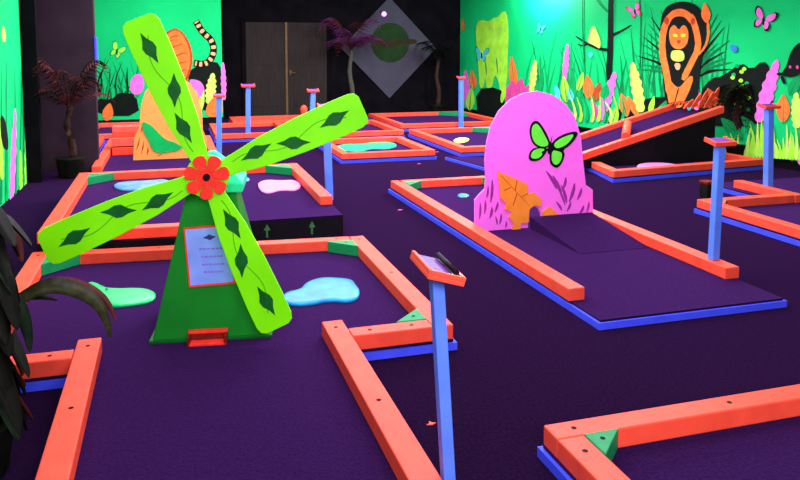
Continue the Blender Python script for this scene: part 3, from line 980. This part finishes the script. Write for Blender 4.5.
# ball mouth at the foot
mb = MB()
mb.box((-.115, -.075, 0), (.085, -.015, .014), RED, .003)
mb.box((-.115, -.075, .0), (-.100, .01, .050), DARKRED, .003)
mb.box((.070, -.075, .0), (.085, .01, .050), DARKRED, .003)
mb.box((-.115, -.022, .046), (.085, .012, .060), RED, .003)
mb.box((-.100, -.020, .014), (.070, -.010, .047), DARKRED)
tag(mb.build('ball_mouth', WM), 'small red ball chute at the foot')

# ---------------------------------------------------------------- pink arch board
HBY = 5.45


def hb(px, py):
    return on_y(px, py, HBY)


PA = empty('arch_board', (2.86, HBY, DZ))
tag(PA, 'pink arch-shaped board with lime butterfly and orange leaf', 'obstacle board')


def lp(root, v):
    return Vector(v) - root.location


pb = [(475, 235), (475, 200), (480, 194), (485, 189), (486, 178), (485, 160), (487, 142), (491, 126), (499, 111), (511, 99), (524, 93), (538, 91), (553, 95), (566, 104), (575, 117), (581, 136), (583, 158), (585, 176), (586, 185), (593, 190), (593, 227), (542, 233), (541, 214), (538, 208), (534, 206), (530, 209), (528, 216), (528, 234)]
w = [hb(x, y) for x, y in pb]
for v in (0, 20, 21, 27):
    w[v] = Vector((w[v].x, HBY, DZ + .002))
mb = MB()
mb.prism([lp(PA, v) for v in w], PINK, (0, .022, 0), .003)
mb.build('panel', PA)
mb = MB(); mb.box((-.42, .024, .004), (-.36, .20, .06), PINK, .004); mb.box((.36, .024, .004), (.42, .20, .06), PINK, .004); mb.build('foot', PA)


def thin(root, mb, pts, m, off, sm=0, thick=.0015):
    ww = [lp(root, v) + Vector((0, -off, 0)) for v in pts]
    if sm: ww = chaikin(ww, sm)
    mb.prism(ww, m, (0, thick, 0))


# plum strokes of grass
mb = MB()
strokes = [(544, 168, 558, 192, 2.2), (551, 172, 563, 200, 2), (560, 182, 567, 206, 1.8), (566, 175, 562, 192, 1.6), (575, 180, 568, 205, 2), (582, 186, 576, 202, 1.6), (584, 204, 578, 216, 1.6), (555, 200, 562, 212, 1.6), (571, 200, 566, 213, 1.4), (557, 186, 566, 208, 1.3),
           (480, 200, 479, 222, 1.2), (485, 198, 484, 216, 1.2), (492, 176, 490, 206, 1.6), (492, 205, 489, 220, 1.6), (498, 200, 494, 214, 1.3), (501, 212, 499, 226, 1.2), (506, 220, 505, 229, 1), (488, 184, 486, 200, 1.2), (589, 200, 586, 214, 1.2), (495, 215, 497, 226, 1)]
for i, (a, b, c, d, ww_) in enumerate(strokes):
    if i == 10:
        tag(mb.build('painted_grass', PA), 'plum painted grass strokes on the right'); mb = MB()
    ww_ *= 1.5
    mx_, my_ = (a + c) / 2 + ww_ * .7, (b + d) / 2
    thin(PA, mb, [hb(a, b), hb(mx_ + ww_ * .6, my_), hb(c, d), hb(mx_ - ww_ * .9, my_)], PLUM, .001 + i * .0001, 1, .0009)
tag(mb.build('painted_grass', PA), 'plum painted grass strokes on the left')
# butterfly
mb = MB()
wings = [[(551, 146), (548, 136), (541, 124), (536, 120), (531, 123), (529, 131), (531, 141), (535, 146), (542, 149)],
         [(548, 148), (539, 147), (531, 149), (528, 157), (530, 161), (538, 161), (544, 156)],
         [(550, 145), (556, 138), (566, 133), (576, 131), (578, 134), (573, 142), (565, 149), (556, 151)],
         [(550, 148), (558, 149), (565, 152), (563, 161), (558, 168), (553, 167), (549, 162)]]
inner = [[(549, 145), (545, 136), (540, 127), (536, 123), (532, 126), (531, 133), (533, 141), (537, 145), (543, 147)],
         [(545, 149), (539, 148), (532, 151), (530, 158), (537, 159), (542, 155)],
         [(553, 144), (559, 139), (568, 135), (574, 134), (570, 141), (564, 146), (556, 149)],
         [(552, 150), (558, 151), (562, 153), (561, 160), (557, 165), (553, 164), (551, 159)]]
for i, q in enumerate(wings): thin(PA, mb, [hb(*p) for p in q], BLACK, .004 + i * .0003, 1, .0022)
for i, q in enumerate(inner): thin(PA, mb, [hb(*p) for p in q], BFLY, .006 + i * .0003, 1, .0022)
thin(PA, mb, [hb(548, 142), hb(550, 141), hb(552, 144), hb(552, 152), hb(549, 155), hb(547, 152), hb(548, 147)], BLACK, .0085, 1, .002)
thin(PA, mb, [hb(550, 142), hb(551, 138), hb(552, 135), hb(551, 142)], BLACK, .0085, 0, .002)
thin(PA, mb, [hb(541, 152), hb(549, 147), hb(549, 149), hb(542, 154)], BLACK, .0088, 0, .002)
thin(PA, mb, [hb(551, 147), hb(564, 149), hb(563, 151), hb(551, 149)], BLACK, .0088, 0, .002)
tag(mb.build('butterfly', PA), 'lime butterfly with black edges')
# orange leaf cut-out around the tunnel mouth
mb = MB()
thin(PA, mb, [hb(*p) for p in [(497, 171), (512, 177), (527, 184), (528, 194), (533, 192), (541, 199), (541, 206), (534, 205), (529, 209), (528, 222), (520, 223), (520, 231.5), (511, 231.5), (513, 223), (508, 217), (512, 212), (504, 209), (506, 204), (500, 198), (499, 187)]], LEAFOR, .012, 0, .010)
lf = mb.build('leaf_cutout', PA); tag(lf, 'orange leaf around the tunnel mouth')
mb = MB()
thin(PA, mb, [hb(*p) for p in [(542, 211), (549, 206), (558, 214), (559, 223), (550, 220), (542, 221)]], LEAFOR, .012, 0, .010)
tag(mb.build('leaf_cutout', PA), 'small orange leaf lobe')
mb = MB()
for (a, b, c, d) in ((500, 175, 529, 206), (514, 190, 516, 180), (510, 187, 503, 190), (520, 197, 527, 193), (516, 193, 512, 205)):
    thin(PA, mb, [hb(a, b), hb(c, d), hb(c + .8, d + .4), hb(a + .9, b + .2)], M_DO, .013, 0, .0009)
mb.build('leaf_vein', lf)
# carpeted ramp leading up to the tunnel
mb = MB()
xa, xb = 2.78, 3.365
mb.prism([(xa, HBY - .016, DZ + .001), (xa, HBY - .016, DZ + .10), (xa, 4.62, DZ + .003), (xa, 4.62, DZ + .001)], DECK, (xb - xa, 0, 0))
tag(mb.build('tunnel_ramp'), 'low purple carpet ramp leading up to the pink arch tunnel', 'ramp')

# ---------------------------------------------------------------- peach arch board far left
PBY = 10.35
PB = empty('arch_board', (-0.35, PBY, DZ)); tag(PB, 'peach arch-shaped board with green leaf behind the windmill sails', 'obstacle board')


def pbp(px, py): return on_y(px, py, PBY)


w = [pbp(x, y) for x, y in [(133, 160), (134, 138), (139, 128), (141, 105), (145, 92), (153, 82), (164, 76), (178, 76), (190, 83), (198, 95), (202, 112), (203, 130), (207, 140), (207, 158)]]
w[0].z = DZ + .002; w[-1].z = DZ + .002
mb = MB(); mb.prism([lp(PB, v) for v in w], PEACH, (0, .025, 0), .003); mb.build('panel', PB)
mb = MB(); thin(PB, mb, [pbp(*p) for p in [(141, 121), (150, 124), (158, 132), (166, 140), (175, 142), (184, 148), (174, 151), (168, 152), (160, 153), (152, 150), (149, 140), (144, 133)]], EMER, .012, 1, .01)
tag(mb.build('leaf_cutout', PB), 'green leaf cut-out')
mb = MB()
for (a, b, c, d) in ((136, 152, 140, 136), (141, 155, 144, 140), (147, 156, 148, 146), (140, 134, 143, 124), (157, 157, 162, 153)):
    thin(PB, mb, [pbp(a, b), pbp((a + c) / 2 + 1.2, (b + d) / 2), pbp(c, d), pbp((a + c) / 2 - .4, (b + d) / 2)], M_DO, .002, 0, .001)
tag(mb.build('painted_grass', PB), 'burnt orange strokes')


# orange timbers piled beside the peach board
g = empty('timber_pile', (-0.60, 11.0, DZ + .001)); tag(g, 'low pile of orange timbers left of the peach arch board', 'timber pile')
for q, (za, zb_, fy) in enumerate(((0, .105, -.10), (.12, .235, -.06), (.237, .30, .02), (.302, .385, .05))):
    mb = MB(); mb.box((-.27, fy, za), (.30, .30, zb_), PALE_ORANGE if q % 2 else ORANGE, .006); mb.build('timber', g)
    if q == 0:
        mb = MB(); mb.box((-.25, -.02, .1055), (.28, .28, .1195), BLACK); tag(mb.build('gap_shade', g), 'black strip for the shaded gap between timbers')  # shade of the gap between timbers, put in as a black strip

# ---------------------------------------------------------------- puddles and small things on the decks
def puddle(name, px, z, m, label, cat='puddle', t=.022, group='painted puddle hazards'):
    w = chaikin([on_z(x, y, z) for x, y in px], 2)
    c = sum(w, Vector()) / len(w)
    mb = MB()
    k = mb.mi(m)
    rings = []
    for s, dz in ((1.0, .001), (1.0, t * .55), (.94, t * .9), (.80, t), (.45, t * .93)):
        rings.append([mb.bm.verts.new((c + (v - c) * s) - Vector((c.x, c.y, c.z)) + Vector((0, 0, dz))) for v in w])
    n = len(w)
    for i in range(len(rings) - 1):
        for j in range(n):
            f = mb.bm.faces.new((rings[i][j], rings[i][(j + 1) % n], rings[i + 1][(j + 1) % n], rings[i + 1][j])); f.smooth = True; f.material_index = k
    f = mb.bm.faces.new(rings[-1]); f.smooth = True; f.material_index = k
    f = mb.bm.faces.new(rings[0][::-1]); f.material_index = k
    o = mb.build(name, loc=(c.x, c.y, z))
    return tag(o, label, cat, group)


puddle('puddle', [(84, 286), (92, 283), (98, 289), (116, 291), (138, 290), (153, 292), (157, 298), (150, 304), (130, 307), (108, 309), (96, 303), (90, 294)], DZ, MINT, 'mint green puddle left of the windmill foot', t=.02)
puddle('puddle', [(282, 295), (300, 292), (306, 284), (322, 279), (340, 280), (352, 281), (356, 287), (360, 292), (359, 300), (348, 304), (330, 302), (312, 306), (296, 307), (284, 305)], DZ, CYAN, 'cyan blue puddle right of the windmill foot', t=.022)
puddle('puddle', [(112, 186), (122, 183), (148, 182), (168, 180), (170, 186), (160, 191), (135, 192), (118, 191)], RZ, SKYB, 'pale blue puddle at the back left of the raised hole')
puddle('puddle', [(257, 184), (266, 181), (280, 182), (296, 181), (302, 187), (296, 192), (280, 191), (268, 195), (260, 192)], RZ, PALEPINK, 'pale pink puddle on the raised hole')
puddle('puddle', [(238, 180), (243, 178), (250, 179), (249, 182), (241, 182)], RZ, SKYB, 'tiny whitish blue puddle behind the windmill hub', t=.015)
puddle('puddle', [(333, 148), (343, 145), (360, 145), (375, 143), (394, 143), (398, 147), (386, 150), (372, 149), (362, 152), (346, 152)], DZ, SEA, 'sea-green puddle in the small square hole')
puddle('puddle', [(636, 167), (644, 165), (660, 164.5), (676, 166), (678, 169), (655, 171), (638, 170)], DZ, PALEPINK, 'pale pink puddle in the hole under the ramp', t=.035)
puddle('puddle', [(452, 141), (460, 138), (470, 139), (468, 142), (458, 144)], DZ, M_PALE, 'small pale lime puddle left of the pink arch top', t=.018)
puddle('marker_disc', [(457, 196), (460, 194), (466, 194), (470, 196), (466, 198), (460, 198)], DZ, CYAN, 'small pale cyan disc on the carpet left behind the pink arch', 'marker', .01, None)

# scraps on the floor
for i, (px, py, lab) in enumerate(((431, 424, 'tiny red scrap on the carpet beside the near blue post'), (400, 210, 'tiny red scrap on the floor left of the pink arch hole'), (419, 164, 'tiny red scrap on the floor below the small square hole'), (437, 152, 'tiny red scrap between the two far holes'))):
    p = on_z(px, py, 0)
    s = .030 if i else .022
    mb = MB()
    mb.prism([(-s, -s * .3, .004), (s * .2, -s * .5, .004), (s, 0, .004), (s * .3, s * .2, .004), (-s * .1, s * .9, .004), (-s * .3, s * .1, .004)], M_MAG if i else ORANGE, (0, 0, -.0035))
    tag(mb.build('paper_scrap', loc=(p.x, p.y, .0)), lab, 'scrap', 'red scraps on the carpet')


# ---------------------------------------------------------------- sign posts
def post(px, py, top_px, top_py, label, w=.05, base_z=0.0, lean=True, tray=(.17, .12), trot=0.0, tilt=(math.radians(12), 0), pos=None):
    b = on_z(px, py, base_z) if pos is None else Vector(pos)
    t = on_y(top_px, top_py, b.y)
    hgt = t.z - base_z
    dx = t.x - b.x
    g = empty('sign_post', tuple(b)); tag(g, label, 'sign post', 'blue sign posts')
    mb = MB()
    m4 = Matrix(((1, 0, dx / hgt, 0), (0, 1, 0, 0), (0, 0, 1, 0), (0, 0, 0, 1)))
    mb.box((-w / 2, -w / 2, 0), (w / 2, w / 2, hgt), POST, .004, m4)
    mb.build('pole', g)
    tw, td = tray
    M = Matrix.Translation((dx, 0, hgt)) @ Matrix.Rotation(trot, 4, 'Z') @ Matrix.Rotation(tilt[1], 4, 'Y') @ Matrix.Rotation(tilt[0], 4, 'X')
    mb = MB()
    mb.box((-tw / 2, -td / 2, -.004), (tw / 2, td / 2, .012), ORANGE, .003, M)
    for (lo, hi) in (((-tw / 2, -td / 2, .012), (tw / 2, -td / 2 + .014, .026)), ((-tw / 2, -td / 2 + .014, .012), (-tw / 2 + .014, td / 2, .026)), ((tw / 2 - .014, -td / 2 + .014, .012), (tw / 2, td / 2, .026))):
        mb.box(lo, hi, ORANGE, .002, M)
    tr = mb.build('tray', g); tag(tr, 'orange-edged tray')
    mb = MB(); mb.box((-tw / 2 + .015, -td / 2 + .015, .0125), (tw / 2 - .015, td / 2, .016), TRAY, 0, M); tag(mb.build('card', tr), 'violet card')
    return g, M, tw, td


g, M, tw, td = post(0, 0, 436, 271, 'near blue post with orange-edged scoring tray, standing front centre', w=.042, tray=(.125, .24), trot=math.radians(-4), pos=(0.808, 2.10, 0), tilt=(0, math.radians(16)))
mb = MB(); mb.tube([M @ Vector((tw / 2 - .026, -td / 2 + .03, .029)), M @ Vector((tw / 2 - .026, td / 2 + .005, .029))], .0095, BLACK, 12); tag(mb.build('roller', g), 'black roll on the tray')
post(0, 0, 720, 143, 'blue post with flat tray on the right rail of the pink arch hole', w=.055, tray=(.17, .12), pos=(3.43, 3.99, DZ + RH + .001), base_z=DZ + RH + .001)
post(768, 193, 769, 107, 'blue post in front of the right mural', w=.07, tray=(.19, .12), base_z=DZ + .001)
post(0, 0, 326, 107, 'blue post at the right side of the raised hole, half hidden by a sail', w=.07, tray=(.17, .12), pos=(1.46, 7.32, 0))
post(248, 141, 248, 86, 'far blue post in front of the brown door, left of centre', w=.075, tray=(.22, .14))
post(219, 163, 219, 96, 'blue post below the back-left mural', w=.07, tray=(.16, .12))
post(461, 130, 461, 78, 'far blue post near the left end of the right mural', w=.075, tray=(.14, .12))
post(0, 0, 313, 91, 'farther blue post rising behind the right-hand sail tip', w=.075, tray=(.18, .13), pos=(2.05, 11.6, 0))

# small dark block with red top beside the right hole
p = on_z(707, 200, 0)
g = empty('stump', (p.x, p.y, 0)); tag(g, 'small dark block with red cap behind the right sign post', 'block')
mb = MB(); mb.box((-.05, -.06, 0), (.05, .06, .17), P_DK, .008); mb.build('body', g)
mb = MB(); mb.box((-.055, -.065, .171), (.055, .065, .20), DARKRED, .006); mb.build('cap', g)

# small orange figure on the far rail
p = on_y(304, 118, 14.9)
g = empty('rail_finial', (on_y(304, 118, 14.5).x, 14.505, DZ + RH + .001)); tag(g, 'small orange knob standing on the far rail before the door', 'knob')
mb = MB()
prof = [(.07, 0), (.075, .03), (.05, .08), (.06, .14), (.075, .19), (.06, .24), (.03, .27), (.004, .28)]
mb.tube([(0, 0, z) for r_, z in prof], [r_ for r_, z in prof], ORANGE, 16); mb.build('knob', g)


# ---------------------------------------------------------------- plants
def blade(mb, p0, ang, length, rise, droop, w, m, seg=9, fold=.35, twist=0.0):
    """arching strap leaf with a V section and real thickness"""
    k = mb.mi(m)
    d = Vector((math.cos(ang), math.sin(ang), 0)); s = Vector((-math.sin(ang), math.cos(ang), 0))
    rings = []
    for i in range(seg + 1):
        t = i / seg
        p = Vector(p0) + d * (length * t) + Vector((0, 0, rise * math.sin(PI * min(1, t * .62) / 1.0) - droop * t * t))
        ww = w * (.35 + 1.3 * t if t < .4 else (.87 * (1 - ((t - .4) / .6) ** 1.8))) + .0015
        up = Vector((0, 0, 1)) * ww * fold
        rings.append([mb.bm.verts.new(q) for q in (p + s * ww + up, p + Vector((0, 0, .002)), p - s * ww + up, p - Vector((0, 0, .003)))])
    for i in range(seg):
        for j in range(4):
            f = mb.bm.faces.new((rings[i][j], rings[i][(j + 1) % 4], rings[i + 1][(j + 1) % 4], rings[i + 1][j])); f.material_index = k; f.smooth = True
    mb.bm.faces.new(rings[-1]).material_index = k


def frond(mb, p0, ang, length, rise, droop, lw, m, n=16, stem=.008):
    """feather palm frond: arching stem with leaflets on both sides"""
    d = Vector((math.cos(ang), math.sin(ang), 0)); s = Vector((-math.sin(ang), math.cos(ang), 0))
    P_ = [Vector(p0) + d * (length * t) + Vector((0, 0, rise * math.sin(PI * t * .6) - droop * t * t)) for t in [i / n for i in range(n + 1)]]
    mb.tube(P_, [stem * (1 - .8 * i / n) for i in range(n + 1)], m, 5)
    for i in range(2, n + 1):
        t = i / n
        ll = lw * (math.sin(PI * min(1, t * .9 + .1)) * .9 + .15)
        for sg in (-1, 1):
            dr = (s * sg * .85 + d * .6 + Vector((0, 0, -.35))).normalized()
            a = P_[i]; b = a + dr * ll
            mid = a + dr * ll * .45 + Vector((0, 0, .01))
            wd_ = d * (ll * .09)
            k = mb.mi(m)
            vs = [mb.bm.verts.new(q) for q in (a, mid + wd_, b, mid - wd_, mid + Vector((0, 0, -.004)))]
            for f in ((0, 1, 2), (0, 2, 3), (0, 4, 1), (1, 4, 2), (2, 4, 3), (3, 4, 0)):
                mb.bm.faces.new([vs[q] for q in f]).material_index = k


def palm(label, loc, trunk_h, n, length, rise, droop, lw, mats, rng, tm=P_BARK, tr=.045, pot=False, name='palm_tree', a0=0.0, a1=2 * PI):
    g = empty(name, loc); tag(g, label, 'plant', 'artificial jungle plants')
    z0 = 0
    if pot:
        mb = MB(); mb.tube([(0, 0, 0), (0, 0, .02), (0, 0, .22), (0, 0, .24)], [.13, .14, .17, .18], P_DK, 20); mb.build('pot', g)
        z0 = .2
    mb = MB()
    pts = [(.03 * math.sin(i * .9), .02 * math.sin(i * 1.7), z0 + (trunk_h - z0) * i / 8) for i in range(9)]
    mb.tube(pts, [tr * (1.15 - .35 * i / 8) * (1.08 if i % 2 else .96) for i in range(9)], tm, 10)
    mb.build('trunk', g)
    for i in range(n):
        mb = MB()
        a = a0 + (a1 - a0) * i / n + rng.uniform(-.15, .15)
        m = mats[i % len(mats)]
        frond(mb, (0, 0, trunk_h - .02), a, length * rng.uniform(.75, 1.1), rise * rng.uniform(.5, 1.35), droop * rng.uniform(.7, 1.2), lw, m)
        mb.build('frond', g)
    return g


rg = random.Random(11)
palm('dark palm with red light painted into its fronds in front of the plum wall', (-1.24, 9.56, 0), .85, 13, .50, .60, .30, .17, (P_RED, P_RED, P_DK), rg, tr=.04, pot=True, a0=PI * 1.12, a1=PI * 2.1)
pp = on_y(351, 60, 15.85)
palm('palm with purple light painted into its fronds, in front of the diamond sign', (pp.x, 15.85, 0), 1.50, 15, .75, .70, .50, .28, (P_PUR, P_PUR, P_RED), rg, tm=P_BARKG, tr=.05, pot=True, a0=PI * .98, a1=PI * 2.05)
pp = on_z(741, 146, 0)
palm('dark leafy palm at the top end of the ramp', (on_y(744, 100, 8.30).x - .06, 8.30, 0), .92, 16, .30, .34, .62, .17, (P_DK, P_DK, P_OLV), rg, tr=.07, pot=True, a0=PI * .75, a1=PI * 1.6)
pp = on_y(438, 60, 15.85)
palm('dark palm right of the diamond sign', (pp.x, 15.85, 0), 1.3, 9, .55, .5, .5, .22, (P_DK,), rg, tr=.045, pot=True, a0=PI, a1=PI * 2)  # every frond in the near-black foliage colour

# bush draped over the top of the ramp, orange light put into its leaf colour
b0 = on_y(704, 112, 8.5)
g = empty('fern', (b0.x, 8.5, .05 + (b0.x - xs) * sl + .03)); tag(g, 'fern with orange-red light painted into its fronds, lying over the top end of the ramp', 'plant', 'artificial jungle plants')
for i in range(12):
    mb = MB()
    a = (PI * .72 + 1.0 * (i / 6 - .5)) if i < 7 else rg.uniform(-.6, .9)
    frond(mb, (0, 0, .0), a, rg.uniform(.35, .6) if i < 7 else rg.uniform(.15, .25), .12 + (.1 if i > 6 else 0), .10, .12, (P_OR, P_DK, P_RED)[i % 3], 12)
    mb.build('frond', g)

for (dx_, hh_, w_) in ((-.16, .22, .03), (-.05, .27, .035), (.05, .24, .03), (.13, .30, .035), (-.28, .14, .03)):
    mb = MB()
    for q in ((0, 0),):
        mb.prism(chaikin([(dx_ - .10, -.05, .0), (dx_ - .04, -.05, .01), (dx_ + w_ + .02, -.05, hh_ * .5), (dx_ + w_ + .05, -.05, hh_), (dx_ + .02, -.05, hh_ * .8), (dx_ - .04, -.05, hh_ * .4)], 1), P_OR, (0, .02, 0))
    mb.build('frond', g)

# broad-leaved plant at the left edge of the picture, close to the camera
def path_blade(mb, pts, w, m, fold=.3, tilt=0.0):
    """strap leaf along a smoothed path, V section"""
    k = mb.mi(m)
    P_ = chaikin(pts, 3, False)
    n = len(P_) - 1
    rings = []
    for i, p in enumerate(P_):
        t = i / n
        d = (P_[min(n, i + 1)] - P_[max(0, i - 1)]).normalized()
        s_ = d.cross(Vector((0, 0, 1)))
        s_ = s_.normalized() if s_.length > .05 else Vector((0, 1, 0))
        u = s_.cross(d)
        s_, u = s_ * math.cos(tilt) + u * math.sin(tilt), u * math.cos(tilt) - s_ * math.sin(tilt)
        ww = w * (.45 + 1.3 * t if t < .4 else .97 * (1 - ((t - .4) / .6) ** 2)) + .001
        rings.append([mb.bm.verts.new(q) for q in (p + s_ * ww + u * ww * fold, p + u * .002, p - s_ * ww + u * ww * fold, p - u * .004)])
    for i in range(n):
        for j in range(4):
            f = mb.bm.faces.new((rings[i][j], rings[i][(j + 1) % 4], rings[i + 1][(j + 1) % 4], rings[i + 1][j])); f.material_index = k; f.smooth = True
    mb.bm.faces.new(rings[-1]).material_index = k


AG = Vector((-0.80, 2.78, 0))
g = empty('agave_plant', tuple(AG)); tag(g, 'dark broad-leaved plant at the left edge with an arching olive leaf', 'plant', 'artificial jungle plants')
mb = MB(); mb.tube([(0, 0, 0), (0, 0, .02), (0, 0, .20), (0, 0, .22)], [.10, .12, .15, .16], P_DK, 20); mb.build('pot', g)
mb = MB(); mb.tube([(0, 0, .2), (0, 0, .5), (.01, 0, .95)], [.05, .045, .02], P_DK, 10); mb.build('stem', g)
for i in range(80):
    a = rg.uniform(0, 2 * PI)
    zz = rg.uniform(.18, .95)
    L = rg.uniform(.14, .25)
    d = Vector((math.cos(a), math.sin(a), 0))
    b = Vector((0, 0, zz))
    mb = MB()
    path_blade(mb, [b, b + d * L * .5 + Vector((0, 0, rg.uniform(.05, .16))), b + d * L + Vector((0, 0, rg.uniform(-.30, .02)))], rg.uniform(.035, .06), (P_DK, P_DK, P_DK, P_DKG, P_DK, P_RED)[i % 6])
    mb.build('leaf', g)
for (pp_, yy, w_, m) in (([(-20, 330), (25, 296), (52, 284), (82, 292), (102, 308), (111, 338)], 2.95, .036, P_OLV),
                         ([(-20, 322), (30, 290), (62, 280), (90, 288), (108, 302), (116, 322)], 3.02, .022, P_RED),
                         ([(-25, 300), (0, 292), (16, 302), (26, 325), (30, 352)], 2.9, .035, P_DKG),
                         ([(-20, 318), (10, 300), (38, 296), (58, 300)], 3.0, .015, P_DK),
                         ([(-22, 345), (-6, 305), (6, 312), (10, 335)], 2.7, .04, P_OR),
                         ([(-20, 245), (-2, 225), (14, 232), (22, 262)], 2.95, .03, P_RED)):
    mb = MB(); path_blade(mb, [on_y(x, y, yy) - AG for x, y in pp_], w_, m, .2, -.75); mb.build('leaf', g)
